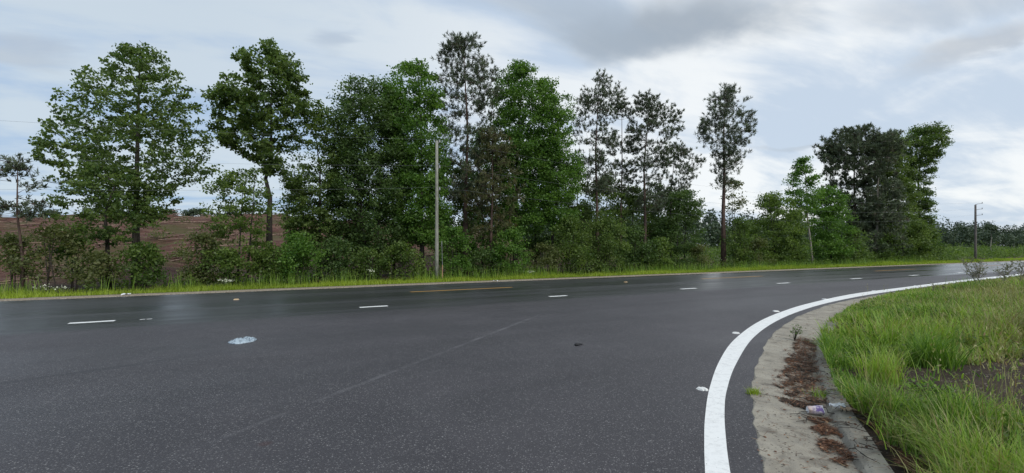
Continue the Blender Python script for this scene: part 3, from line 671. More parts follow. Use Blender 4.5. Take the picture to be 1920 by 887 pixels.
tree('pine_tree', 1258, 27.2, [(268, 1252, 1280), (284, 1245, 1306), (300, 1240, 1314), (325, 1238, 1308), (355, 1236, 1290), (395, 1238, 1290)],
     'pine', 'pinebark', 0.09, 'short pine reaching out to the right, last of the pines before the gap', pine=True, dens=7.2, per=18, tufts=5, nl=0.27, spr=0.26, gap=0.37, tone=0.38, group='pines beyond the road')
tree('understory_tree', 1278, 25.4, [(358, 1262, 1300), (380, 1245, 1314), (410, 1235, 1318), (445, 1228, 1316), (480, 1230, 1312), (500, 1238, 1308)],
     'oak', 'darkbark', 0.07, 'low rounded dark tree closing the right end of the long row', dens=6.5, per=44, size=0.15, spr=0.34, gap=0.32, stems=2, group='broadleaf trees beyond the road')
tree('pine_tree', 1357, 25.6, [(165, 1350, 1374), (178, 1332, 1392), (200, 1322, 1402), (222, 1316, 1411), (245, 1312, 1412), (258, 1302, 1408), (275, 1322, 1396), (300, 1336, 1394), (325, 1342, 1386), (348, 1346, 1378)],
     'pine', 'pinebark', 0.19, 'lone tall pine with a long bare trunk and rounded head, standing apart', pine=True, dens=7.6, per=18, tufts=5, nl=0.34, spr=0.33, gap=0.37, dead=9, tone=0.4, maxc=380, trunk=[(1356, 400), (1358, 330), (1357, 250), (1360, 170)], group='pines beyond the road')
tree('dead_sapling', 1378, 26.0, [(338, 1370, 1392), (352, 1342, 1398), (372, 1348, 1402), (395, 1368, 1412)],
     'olive', 'bark', 0.05, 'half-bare sapling with few leaves, leaning beside the lone tall pine', dens=3.0, per=22, size=0.17, spr=0.28, gap=0.40, stems=2, group='broadleaf trees beyond the road')
tree('bushy_tree', 1455, 26.0, [(360, 1436, 1462), (378, 1424, 1488), (400, 1418, 1500), (430, 1410, 1506), (460, 1404, 1510), (490, 1408, 1506)],
     'brush', 'darkbark', 0.09, 'broad bushy green tree left of the thin spindly one', dens=5.0, per=48, size=0.19, spr=0.42, gap=0.32, stems=3, tone=0.55, group='broadleaf trees beyond the road')
tree('spindly_tree', 1524, 25.3, [(295, 1500, 1516), (312, 1490, 1524), (335, 1478, 1530), (360, 1474, 1534), (390, 1484, 1532), (425, 1500, 1530)],
     'tulip', 'pale', 0.10, 'thin spindly tree with a pale crooked trunk and feathery top', dens=5.6, per=30, size=0.19, spr=0.32, gap=0.40, trunk=[(1519, 450), (1513, 400), (1511, 340), (1508, 298)], tone=0.4, group='broadleaf trees beyond the road')
tree('bushy_tree', 1556, 25.6, [(350, 1544, 1566), (368, 1530, 1578), (395, 1522, 1588), (430, 1516, 1594), (465, 1516, 1594), (492, 1524, 1588)],
     'tulip', 'darkbark', 0.09, 'compact bright green tree in front of the big dark pines at right', dens=5.2, per=52, size=0.19, spr=0.42, gap=0.30, stems=2, tone=0.5, group='broadleaf trees beyond the road')
tree('pine_tree', 1606, 27.0, [(240, 1586, 1630), (255, 1556, 1642), (275, 1540, 1646), (300, 1540, 1646), (325, 1552, 1642), (360, 1572, 1640), (400, 1578, 1640), (440, 1582, 1640)],
     'pine', 'pinebark', 0.19, 'wide dark round-topped pine, leftmost of the far right clump', pine=True, dens=6.0, per=26, tufts=6, nl=0.42, size=0.24, spr=0.45, gap=0.36, tone=0.55, maxc=420, group='pines beyond the road')
tree('pine_tree', 1644, 25.4, [(250, 1640, 1682), (268, 1632, 1692), (300, 1630, 1690), (340, 1628, 1682), (385, 1624, 1685), (430, 1622, 1690), (470, 1620, 1690)],
     'pine', 'pale', 0.17, 'dark tall pine with a grey trunk bare to the ground, in the far right clump', pine=True, dens=5.2, per=24, tufts=6, nl=0.40, size=0.22, spr=0.42, gap=0.38, tone=0.6, group='pines beyond the road')
tree('gum_tree', 1682, 26.0, [(252, 1652, 1686), (275, 1648, 1700), (320, 1648, 1706), (370, 1644, 1712), (420, 1640, 1728), (460, 1640, 1742), (488, 1645, 1744)],
     'gum', 'darkbark', 0.14, 'full leafy gum tree between the grey-trunked pine and the vine-wrapped tree', dens=5.2, per=52, size=0.21, spr=0.45, gap=0.30, tone=0.6, group='broadleaf trees beyond the road')
tree('vine_covered_tree', 1722, 25.6, [(236, 1712, 1768), (248, 1700, 1775), (262, 1690, 1775), (280, 1686, 1768), (298, 1700, 1752), (325, 1704, 1746), (360, 1702, 1742), (400, 1700, 1744), (440, 1692, 1750), (488, 1686, 1752)],
     'gum', 'darkbark', 0.15, 'vine-wrapped tree with a flaring top, last on the right of the far clump', dens=6.2, per=44, size=0.20, spr=0.38, gap=0.36, tone=0.42, trunk=[(1724, 420), (1722, 340), (1728, 280), (1750, 242)], maxc=460, group='broadleaf trees beyond the road')

# second rank, filling the row behind
for px, v, yt, yb, hw, leaf, label, tn in [
    (562, 29.0, 330, 500, 30, 'gum', 'slim leafy tree set back behind the gaunt gum and slender gum', 0.45),
    (648, 29.2, 262, 490, 44, 'oak', 'dark tree set back, filling the space left of the dense oak', 0.4),
    (738, 29.0, 240, 490, 48, 'gum', 'leafy tree set back between the dense oak and the tulip tree', 0.45),
    (838, 29.0, 300, 490, 46, 'gum', 'leafy tree set back between the pale pole and the tallest pine', 0.5),
    (905, 29.3, 240, 490, 48, 'tulip', 'green tree set back between the tallest pine and the spire-topped gum', 0.35),
    (1003, 29.0, 260, 490, 46, 'oak', 'dark tree set back between the spire-topped gum and the leaning gum', 0.45),
    (1085, 28.6, 300, 490, 42, 'gum', 'leafy tree set back left of the fork-topped pine', 0.5),
    (1138, 28.4, 330, 490, 40, 'brush', 'green tree set back right of the fork-topped pine', 0.35),
    (1186, 28.6, 350, 490, 38, 'gum', 'leafy tree set back left of the blunt-topped pine', 0.55),
    (1236, 28.4, 345, 490, 38, 'oak', 'dark tree set back right of the blunt-topped pine', 0.6),
    (1402, 30.0, 425, 488, 34, 'gum', 'low leafy tree set back right of the lone tall pine', 0.6)]:
    h = yb - yt
    tree('slim_tree', px, v, [(yt, px - hw * 0.25, px + hw * 0.25), (yt + h * 0.12, px - hw * 0.7, px + hw * 0.7), (yt + h * 0.35, px - hw, px + hw), (yt + h * 0.7, px - hw, px + hw), (yb, px - hw * 0.8, px + hw * 0.8)],
         leaf, 'darkbark', 0.08, label, 'tree', 'trees set back in the row', dens=6.0, per=40, size=0.155, spr=0.34, gap=0.34, tone=tn, maxc=400)

# ------------------------------------------------------------------ shrubs at their feet
SHR = [  # px, v, y top, half width px, base y, leaf, label, tone
    (95, 24.8, 425, 62, 530, 'olive', 'thin olive shrub near the small left pine, before the red slope', 0.45, 2.6),
    (22, 25.2, 440, 40, 535, 'olive', 'sparse olive scrub at the left end, left of the small pine trunk', 0.45, 2.2),
    (140, 26.0, 440, 40, 520, 'brush', 'dull green shrub between the small left pine and the forked sapling', 0.3, 3),
    (262, 24.2, 462, 40, 532, 'brush', 'dark shrub hiding the foot of the broad gum tree', 0.25, 8),
    (195, 24.4, 478, 48, 532, 'olive', 'low olive scrub below the forked sapling', 0.4, 3.5),
    (382, 24.6, 442, 34, 532, 'olive', 'dull brownish shrub left of the light green sapling', 0.35, 6.5),
    (428, 24.0, 470, 38, 528, 'brush', 'low shrub beside the white roadside flowers', 0.4, 6.5),
    (560, 24.0, 440, 46, 522, 'tulip', 'bright green shrub spreading at the foot of the slender gum tree', 0.4, 9),
    (508, 24.3, 470, 34, 522, 'brush', 'yellow-green shrub in front of the crooked dark trunk', 0.5, 8),
    (628, 24.5, 452, 40, 520, 'oak', 'dark bush under the left side of the dense oak', 0.45, 8),
    (690, 24.6, 470, 40, 518, 'brush', 'low dim brush below the dense oak', 0.25, 6),
    (756, 24.4, 458, 42, 518, 'brush', 'leafy bush just left of the bare wooden pole', 0.5, 7),
    (850, 24.2, 430, 36, 512, 'tulip', 'fresh green bush just right of the bare wooden pole', 0.45, 8.5),
    (905, 24.5, 470, 36, 512, 'oak', 'dark low bush below the rust-tinged pine', 0.5, 8),
    (958, 24.0, 432, 40, 514, 'tulip', 'bright broad-leaved bush under the spire-topped gum', 0.5, 9),
    (1018, 24.6, 462, 36, 510, 'olive', 'thin brownish bush under the leaning gum tree', 0.4, 6),
    (1072, 24.4, 405, 40, 508, 'brush', 'tall shrub reaching up under the light green leaning gum', 0.45, 7.5),
    (1135, 24.2, 400, 44, 508, 'gum', 'leafy bush below the fork-topped pine', 0.6, 8),
    (1192, 24.3, 425, 40, 506, 'oak', 'dark bush at the foot of the blunt-topped pine', 0.5, 8.5),
    (1240, 24.0, 450, 34, 505, 'brush', 'green bush at the foot of the short leaning pine', 0.45, 8.5),
    (1312, 24.4, 462, 26, 500, 'olive', 'sparse brown scrub in the gap left of the lone pine', 0.6, 4.2),
    (1388, 24.8, 412, 30, 498, 'brush', 'soft green shrub just right of the lone pine trunk', 0.3, 6.5),
    (1425, 24.2, 450, 30, 496, 'olive', 'grey-brown shrub in front of the broad bushy tree', 0.4, 5),
    (1490, 24.6, 440, 30, 494, 'oak', 'dark shrub between the broad bushy tree and the spindly trunk', 0.6, 5),
    (1600, 24.6, 430, 36, 493, 'gum', 'dark shrub under the wide round-topped pine', 0.5, 6),
    (1668, 24.4, 440, 34, 491, 'brush', 'green shrub right of the grey pine trunk in the far clump', 0.3, 6),
    (1748, 25.0, 440, 22, 489, 'gum', 'low leafy bush ending the far right clump', 0.6, 6),
]
for px, v, yt, hw, yb, leaf, label, tn, dn in SHR:
    h = yb - yt; prof = [(yt, px - hw * 0.25, px + hw * 0.2), (yt + h * 0.18, px - hw * 0.7, px + hw * 0.65), (yt + h * 0.45, px - hw, px + hw * 0.95), (yt + h * 0.8, px - hw * 0.95, px + hw), (yb - 4, px - hw * 0.8, px + hw * 0.8)]
    far = v / (VX * (px - CX) / F + VY) / 27
    tree('shrub', px, v, prof, leaf, 'darkbark', 0.02, label, 'shrub', 'shrubs under the trees', dens=dn / far, per=36, size=0.135 * max(1, far ** 0.7), spr=0.27 * max(1, far ** 0.7), flat=0.7, gap=0.34, gs=1.3, stems=4, tone=tn, depth=0.7, rise=0.8, maxc=320, limb=0.014)

# small trees on the crest of the cleared hill
for px, v, prof, label in [
    (368, 92, [(394, 352, 386), (400, 345, 390), (408, 348, 386), (416, 352, 380)], 'flat-topped little tree on the hill crest, between the broad gum and the gaunt gum'),
    (318, 90, [(396, 306, 330), (405, 296, 338), (415, 294, 340)], 'small pale tree on the hill crest, just right of the broad gum trunk'),
    (432, 88, [(388, 420, 446), (398, 404, 458), (412, 402, 460), (420, 408, 455)], 'dark round tree on the hill crest, behind the light green sapling'),
    (96, 90, [(398, 84, 106), (406, 78, 112), (414, 80, 110)], 'tiny pale tree on the hill crest, right of the small left pine')]:
    tree('distant_tree', px, v, prof, 'far', 'bark', 0.12, label, 'tree', 'trees on the hill crest', dens=1.6, per=40, size=0.34, spr=0.55, gap=0.3, stems=2, tone=0.6)

# ------------------------------------------------------------------ stuff: far wood, field brush, undergrowth, slash, verge grass
def leaf_mass(name, pts, mat, size, tone, kind='stuff', seed=1, asp=0.8, up=0.5):
    rng = np.random.default_rng(seed); v, f = rand_leaves(rng, pts, size, asp, up)
    return tag(mesh_obj(name, v, f, M[mat], None, False, None, np.clip(tone, 0, 1)), kind=kind)
def build_far_wood():
    rng = np.random.default_rng(5); P = []; T = []
    def crown(x, y, z0, h, w, n, t):
        q = unit(rng.normal(size=(n, 3))) * (rng.random((n, 1)) ** 0.4); k = vnoise(q[:, 0] * 3 + x, q[:, 2] * 3 + y, 3)
        s = q * np.array([w, w, h * 0.5]) * (0.75 + 0.5 * k[:, None]); s[:, 0] *= (1.1 - 0.4 * q[:, 2])
        P.append(s + np.array([x, y, z0 + h * 0.52])); T.append(np.clip(t + rng.normal(size=n) * 0.18, 0, 1))
    # behind the open field at right: two ranks
    for rank, (va, h0, n) in enumerate([(125, 15.5, 130), (98, 9.5, 90)]):
        for k in range(n):
            u = 55 + 560 * (k + rng.random()) / n; v = va + rng.normal() * 5 + 0.02 * (u - 60)
            if rank == 1 and rng.random() < 0.35: continue
            x, y = uv2xy(u, v); h = h0 * rng.uniform(0.72, 1.18); crown(x, y, -0.3, h, rng.uniform(3.0, 5.2), 800, 0.35 + 0.25 * rank + rng.normal() * 0.12)
    for k in range(46):      # pines and scrub beyond the gap by the lone pine
        u = 40 + 120 * (k + rng.random()) / 46; v = 150 + rng.normal() * 6; x, y = uv2xy(u, v)
        crown(x, y, 0, 10.5 * rng.uniform(0.7, 1.25), rng.uniform(2.6, 4.6), 560, 0.3 + rng.normal() * 0.1)
    for k in range(60):      # low wood along the crest of the hill, seen only in gaps
        u = -150 + 190 * rng.random(); v = 118 + rng.normal() * 4; x, y = uv2xy(u, v)
        crown(x, y, 4.2, 2.6 * rng.uniform(0.5, 1.3), rng.uniform(1.5, 3.5), 110, 0.4)
    P2 = np.vstack(P); T2 = np.concatenate(T); leaf_mass('far_woods', P2, 'far', 0.85, T2, seed=6)
build_far_wood()
def build_brush():
    rng = np.random.default_rng(8); P = []; T = []
    for k in range(1300):     # young growth covering the field at right
        u = 34 + 190 * rng.random() ** 0.9; v = 26 + 78 * rng.random()
        x, y = uv2xy(u, v); h = rng.uniform(0.6, 1.9) + (1.3 if rng.random() < 0.14 else 0); w = rng.uniform(0.6, 1.6); n = 130
        q = unit(rng.normal(size=(n, 3))) * (rng.random((n, 1)) ** 0.5); q[:, 2] = np.abs(q[:, 2])
        P.append(q * np.array([w, w, h]) + np.array([x, y, gz(x, y)])); T.append(0.35 + 0.22 * rng.normal() + rng.normal(size=n) * 0.15)
    leaf_mass('field_brush', np.vstack(P), 'brush', 0.22, np.concatenate(T), seed=9)
    P = []; T = []
    for k in range(700):     # dim low growth between the trunks
        u = -34 + 112 * rng.random(); v = 23.3 + 4.0 * rng.random(); s = uv2xy(u, v)
        if u < -6 and rng.random() < 0.72: continue
        h = rng.uniform(0.35, 1.2); w = rng.uniform(0.25, 0.6); n = 46
        q = unit(rng.normal(size=(n, 3))) * (rng.random((n, 1)) ** 0.5); q[:, 2] = np.abs(q[:, 2])
        P.append(q * np.array([w, w, h]) + np.array([s[0], s[1], gz(*s)])); T.append(0.3 + 0.25 * rng.normal() + rng.normal(size=n) * 0.15)
    leaf_mass('undergrowth', np.vstack(P), 'brush', 0.12, np.concatenate(T), seed=10)
build_brush()
def build_slope_scrub():
    rng = np.random.default_rng(19); P = []; T = []
    for k in range(170):     # regrowth scattered over the cleared slope
        u = -55 + 85 * rng.random(); v = 28.5 + 40 * rng.random() ** 1.3; x, y = uv2xy(u, v)
        if vnoise(np.array(u * 0.12), np.array(v * 0.16), 14) < 0.42: continue
        h = rng.uniform(0.4, 1.3); w = rng.uniform(0.4, 1.3); n = 150; q = unit(rng.normal(size=(n, 3))) * (rng.random((n, 1)) ** 0.45); q[:, 2] = np.abs(q[:, 2])
        P.append(q * np.array([w, w, h]) + np.array([x, y, gz(x, y)])); T.append(0.35 + 0.25 * rng.normal() + rng.normal(size=n) * 0.18)
    leaf_mass('slope_scrub', np.vstack(P), 'olive', 0.15, np.concatenate(T), seed=20)
build_slope_scrub()
def build_slash():
    rng = np.random.default_rng(21); mb = MB()
    for k in range(1500):
        u = -75 + 120 * rng.random(); v = 29 + 52 * rng.random() ** 0.8; x, y = uv2xy(u, v); z = gz(x, y)
        L = rng.uniform(0.5, 2.6) * (1 + (rng.random() < 0.08) * 1.2); a = rng.normal() * 0.45 + math.pi / 2 - TH
        dx, dy = math.cos(a) * L / 2, math.sin(a) * L / 2; t = rng.normal() * 0.10 * L; r = rng.uniform(0.02, 0.075)
        mb.tube([(x - dx, y - dy, z + r - t * 0.3), (x + dx, y + dy, z + r + abs(t))], [r, r * 0.7], 4)
    tag(mb.obj('felled_branches', M['slash']), kind='stuff')
build_slash()
def blades(rng, x, y, z, h, w, lean, seg=2, curve=0.6):
    """curved grass blades as strips of quads"""
    n = len(x); a = rng.random(n) * 2 * math.pi; d = np.stack([np.cos(a), np.sin(a), np.zeros(n)], 1); s = np.stack([-np.sin(a + rng.normal(size=n) * 0.8), np.cos(a), np.zeros(n)], 1); s = unit(s)
    p = np.stack([x, y, z], 1); V = []
    for k in range(seg + 1):
        t = k / seg; bend = lean * (t * (1 - curve) + curve * t * t)
        c = p + d * (bend * h)[:, None] + np.array([0, 0, 1]) * (h * t * np.sqrt(np.maximum(0.08, 1 - (lean * t * 0.75) ** 2)))[:, None]
        ww = (w * (1 - t) ** 0.7 * 0.5 if k < seg else w * 0.04)[:, None]
        V += [c - s * ww, c + s * ww]
    V = np.stack(V, 1); m = 2 * (seg + 1); b = (np.arange(n) * m)[:, None]
    Fq = np.stack([np.concatenate([b + 2 * k, b + 2 * k + 1, b + 2 * k + 3, b + 2 * k + 2], 1) for k in range(seg)], 1)
    return V.reshape(-1, 3), Fq.reshape(-1, 4)
def build_verge_grass():
    rng = np.random.default_rng(31); n = 90000
    u = -40 + 130 * rng.random(n) ** 1.25; v = 20.35 + 2.5 * rng.random(n)
    edge = 20.55 + 0.6 * vnoise(u * 0.9, u * 0 + 1, 2); k = (v > edge) & (vnoise(u * 1.1, v * 1.5, 7) > 0.12); u, v = u[k], v[k]; n = len(u)
    x, y = uv2xy(u, v); z = ground_h(u, v); back = sstep(21.8, 22.8, v)
    h = (0.07 + 0.17 * vnoise(u * 0.7, v * 1.2, 4) + 0.14 * back) * rng.uniform(0.6, 1.3, n); far = np.maximum(1, np.hypot(x, y) / 22)
    V, Fq = blades(rng, x, y, z, h, 0.017 * far, rng.uniform(0.1, 0.7, n)); tone = 0.45 + 0.5 * (vnoise(u * 0.35, v * 0.8, 9) - 0.5) + rng.normal(size=n) * 0.16
    tag(mesh_obj('verge_grass', V, Fq, M['verge'], None, False, None, np.repeat(np.clip(tone, 0, 1), 2)), kind='stuff')
    # taller weeds at the foot of the trees
    n = 9000; u = -36 + 100 * rng.random(n); v = 22.4 + 1.3 * rng.random(n); k = vnoise(u * 0.8, v, 12) > 0.45; u, v = u[k], v[k]; n = len(u); x, y = uv2xy(u, v)
    V, Fq = blades(rng, x, y, ground_h(u, v), rng.uniform(0.3, 0.85, n), np.full(n, 0.022), rng.uniform(0.05, 0.5, n))
    tag(mesh_obj('verge_weeds', V, Fq, M['grass'], None, False, None, np.repeat(np.clip(0.4 + rng.normal(size=n) * 0.25, 0, 1), 2)), kind='stuff')
build_verge_grass()

# ------------------------------------------------------------------ tall grass on the near corner
CW = np.interp(B[:, 1], [4.2, 5.0, 6.0], [0.0, 0.3, 0.55])[:, None]; BG = B + (Cc - B) * CW
CORNER = [tuple(p) for p in BG] + [tuple(p) for p in Dend[::-1]]
BARE = [G(a, b, 0.12) for a, b in [(1640, 712), (1720, 690), (1800, 688), (1925, 678), (2200, 680), (2200, 840), (1925, 806), (1840, 782), (1760, 764), (1680, 742)]]
def bare_dist(x, y):
    P = np.array(BARE); d = np.full(len(x), 9.0)
    for i in range(len(P)):
        a, b = P[i], P[(i + 1) % len(P)]; ab = b - a; t = np.clip(((x - a[0]) * ab[0] + (y - a[1]) * ab[1]) / (ab @ ab), 0, 1)
        d = np.minimum(d, np.hypot(x - a[0] - t * ab[0], y - a[1] - t * ab[1]))
    return np.where(inpoly(x, y, BARE), -d, d)
def edge_dist(x, y):
    d = np.full(len(x), 99.0)
    for p in BG: d = np.minimum(d, np.hypot(x - p[0], y - p[1]))
    return d
def build_grass():
    rng = np.random.default_rng(41); n = 520000
    Y = 2.2 + 26 * rng.random(n) ** 1.5; X = Y * (0.42 + 2.3 * rng.random(n) ** 1.25); k = inpoly(X, Y, CORNER); X, Y = X[k], Y[k]
    bd = bare_dist(X, Y); ed = edge_dist(X, Y); cl = vnoise(X * 1.6, Y * 1.6, 21); cl2 = vnoise(X * 4.5, Y * 4.5, 22)
    keep = (bd + (cl2 - 0.5) * 0.35 > 0.14) & (ed + (cl2 - 0.5) * 0.30 > np.interp(Y, [3, 4.2, 5.2, 7, 9], [0.20, 0.10, -0.05, -0.15, -0.2])) & (rng.random(len(X)) < 0.18 + 1.0 * cl2) & (vnoise(X * 0.9 + 3, Y * 0.9, 44) > 0.2)
    keep |= (rng.random(len(X)) < 0.025)
    X, Y, bd, ed, cl, cl2 = (q[keep] for q in (X, Y, bd, ed, cl, cl2)); n = len(X)
    h = (0.08 + 0.34 * cl + 0.20 * cl2) * rng.uniform(0.55, 1.25, n) * (0.6 + 0.4 * sstep(0.0, 0.6, ed)) * (0.34 + 0.66 * sstep(0, 1.0, bd))
    h *= np.interp(Y, [3, 6, 12, 25], [1.05, 1.0, 1.0, 0.85])
    z = verge_z(X, Y); lim = 0.11 + 0.19 * ed; fz = sstep(8, 10.5, Y); h = h * (1 - fz) + fz * np.clip(lim - z * 0.6, 0.05, h)
    w = np.maximum(0.0095, 0.0021 * np.hypot(X, Y)) * rng.uniform(0.6, 1.35, n); lean = np.clip(rng.beta(1.7, 1.6, n) * 1.25, 0.08, 1.2)
    # colour: fresh near the kerb, olive and seeding away to the right
    s = X / Y; right = sstep(0.82, 1.08, s + 0.35 * (vnoise(X * 0.5, Y * 0.5, 25) - 0.5)) * sstep(4.6, 6.5, Y)
    dry = rng.random(n) < (0.06 + 0.30 * sstep(0.55, 0.8, vnoise(X * 0.9 + 7, Y * 0.9, 33)) + 0.62 * right + 0.30 * (1 - sstep(0.05, 0.45, ed)) * (Y < 4.5))
    V, Fq = blades(rng, X[~dry], Y[~dry], z[~dry], h[~dry], w[~dry], lean[~dry], 3); m = (~dry).sum()
    tone = 0.40 + 0.7 * (vnoise(X[~dry] * 1.1, Y[~dry] * 1.1, 27) - 0.5) + rng.normal(size=m) * 0.32
    tag(mesh_obj('tall_grass', V, Fq, M['grass'], None, False, None, np.repeat(np.clip(tone, 0, 1), 3)), kind='stuff')
    V, Fq = blades(rng, X[dry], Y[dry], z[dry], h[dry] * 1.05, w[dry] * 0.8, lean[dry], 3); m = dry.sum()
    tone = 0.45 + 0.5 * (vnoise(X[dry] * 1.3, Y[dry] * 1.3, 28) - 0.5) + rng.normal(size=m) * 0.22
    tag(mesh_obj('dry_grass', V, Fq, M['drygrass'], None, False, None, np.repeat(np.clip(tone, 0, 1), 3)), kind='stuff')
build_grass()

def tuft(name, px, py, n, h, spread, mat, label, cat, w=0.011, tone=0.4, lean=(0.2, 0.9), z=0.1, group=None, seed=1):
    rng = np.random.default_rng(500 + seed); x, y = G(px, py, z)
    root_z = float(verge_z(x, y)) if z > 0.05 else z
    ox, oy = rng.normal(size=(2, n)) * spread; V, Fq = blades(rng, ox, oy, np.zeros(n) - 0.01, h * rng.uniform(0.5, 1.15, n), np.full(n, w) * rng.uniform(0.7, 1.3, n), rng.uniform(*lean, n), 4)
    o = mesh_obj(name, V, Fq, M[mat], None, False, None, np.repeat(np.clip(tone + rng.normal(size=n) * 0.18, 0, 1), 4)); o.location = (x, y, root_z)
    return tag(o, label, cat, group)
tuft('grass_clump', 1752, 690, 420, 0.50, 0.10, 'grass', 'dark green arching grass clump just above the bare soil patch', 'grass', 0.012, 0.12, seed=1, group='grass clumps on the corner')
tuft('grass_clump', 1822, 556, 420, 0.60, 0.20, 'grass', 'dark rounded grass clump on the skyline of the corner, beside the white line', 'grass', 0.02, 0.12, seed=2, group='grass clumps on the corner')
tuft('grass_clump', 1655, 722, 260, 0.45, 0.10, 'grass', 'yellow-green grass clump leaning over the kerb beside the leaf litter', 'grass', 0.010, 0.85, seed=3, group='grass clumps on the corner')
tuft('crack_weed', 1413, 738, 150, 0.085, 0.035, 'verge', 'tiny yellow-green tuft growing where tarmac meets the concrete gutter', 'weed', 0.007, 0.4, (0.4, 1.1), 0.004, seed=4)
tuft('gutter_weed', 1541, 742, 110, 0.10, 0.06, 'grass', 'small green weed in the leaf litter behind the crushed cup', 'weed', 0.007, 0.5, (0.4, 1.1), 0.004, seed=5)
def leafy_weed(px, py, n, h, w, leafmat, label, seed, size, z=0.1, tone=0.4, name='leafy_weed'):
    rng = np.random.default_rng(700 + seed); x, y = G(px, py, z); bz = float(verge_z(x, y)) if z > 0.05 else z
    root = empty(name, (x, y, bz), label, 'weed', 'leafy weeds on the corner'); mb = MB(); P = []
    for k in range(n):
        a = rng.random() * 6.28; r = w * rng.random() ** 0.6; tip = np.array([math.cos(a) * r, math.sin(a) * r, h * rng.uniform(0.6, 1)])
        mb.tube([(0, 0, -0.02), tuple(tip * np.array([0.45, 0.45, 0.6])), tuple(tip)], [0.004, 0.003, 0.0015], 4, False)
        for q in range(9): t = rng.uniform(0.35, 1.05); P.append(tip * np.array([t, t, 0.25 + 0.75 * t]) + rng.normal(size=3) * 0.03)
    mb.obj('stems', M['darkbark'], root); P = np.array(P); v, f = rand_leaves(rng, P, size, 0.4, 1.2)
    mesh_obj('leaves', v, f, M[leafmat], root, False, None, np.clip(tone + rng.normal(size=len(P)) * 0.2, 0, 1)); return root
leafy_weed(1752, 768, 34, 0.26, 0.26, 'grass', 'dark feathery weed in front of the bare soil patch', 1, 0.055, tone=0.2)
leafy_weed(1490, 638, 9, 0.28, 0.13, 'oak', 'small upright weed standing on the far gutter above the litter', 2, 0.05, 0.004, 0.7)
# dry stalks with branching seed heads on the skyline at right
def dry_weed(px, py, h, lean, label, seed, nb=9, mat='darkbark'):
    rng = np.random.default_rng(800 + seed); x, y = G(px, py, 0.1); bz = float(verge_z(x, y))
    root = empty('dry_weed', (x, y, bz), label, 'weed', 'dry weeds on the skyline'); mb = MB(); heads = []
    for s in range(2):
        top = np.array([lean + rng.normal() * 0.14, rng.normal() * 0.1, h * rng.uniform(0.85, 1)]); base = np.array([rng.normal() * 0.05, rng.normal() * 0.05, -0.02])
        mid = (base + top) / 2 + rng.normal(size=3) * 0.02; mb.tube([tuple(base), tuple(mid), tuple(top)], [0.013, 0.010, 0.005], 4, False)
        for k in range(nb):
            t = rng.uniform(0.4, 0.98); p = base + (top - base) * t; a = rng.random() * 6.28; L = h * rng.uniform(0.25, 0.6) * (1.2 - t * 0.6)
            e = p + np.array([math.cos(a) * L * 0.75, math.sin(a) * L * 0.4, L * 0.65]); mb.tube([tuple(p), tuple((p + e) / 2 + np.array([0, 0, -0.02])), tuple(e)], [0.008, 0.006, 0.004], 3, False)
            for q in range(3):
                e2 = p + (e - p) * rng.uniform(0.45, 1) ; e3 = e2 + np.array([rng.normal() * 0.09, rng.normal() * 0.05, rng.uniform(0.02, 0.11)]); mb.tube([tuple(e2), tuple(e3)], [0.005, 0.004], 3, False); heads += [e3, e3 + rng.normal(size=3) * 0.014]
    mb.obj('stems', M['drystem'], root); P = np.array(heads); v, f = rand_leaves(rng, P, 0.05, 0.6, 0.2)
    mesh_obj('foliage', v, f, M['olive'], root, False, None, np.clip(0.35 + rng.normal(size=len(P)) * 0.2, 0, 1))
dry_weed(1838, 549, 1.15, -0.42, 'tallest dry branching weed, in front of the far utility pole', 1, 22)
dry_weed(1878, 543, 0.98, 0.1, 'dry weed with fine seed heads at the right edge, past the dark grass clump', 2, 16)
dry_weed(1912, 541, 0.98, 0.15, 'last dry weed at the right edge of the corner', 3, 16)
dry_weed(1755, 556, 0.36, 0.05, 'short thin dry weed left of the dark skyline grass clump', 4, 5)

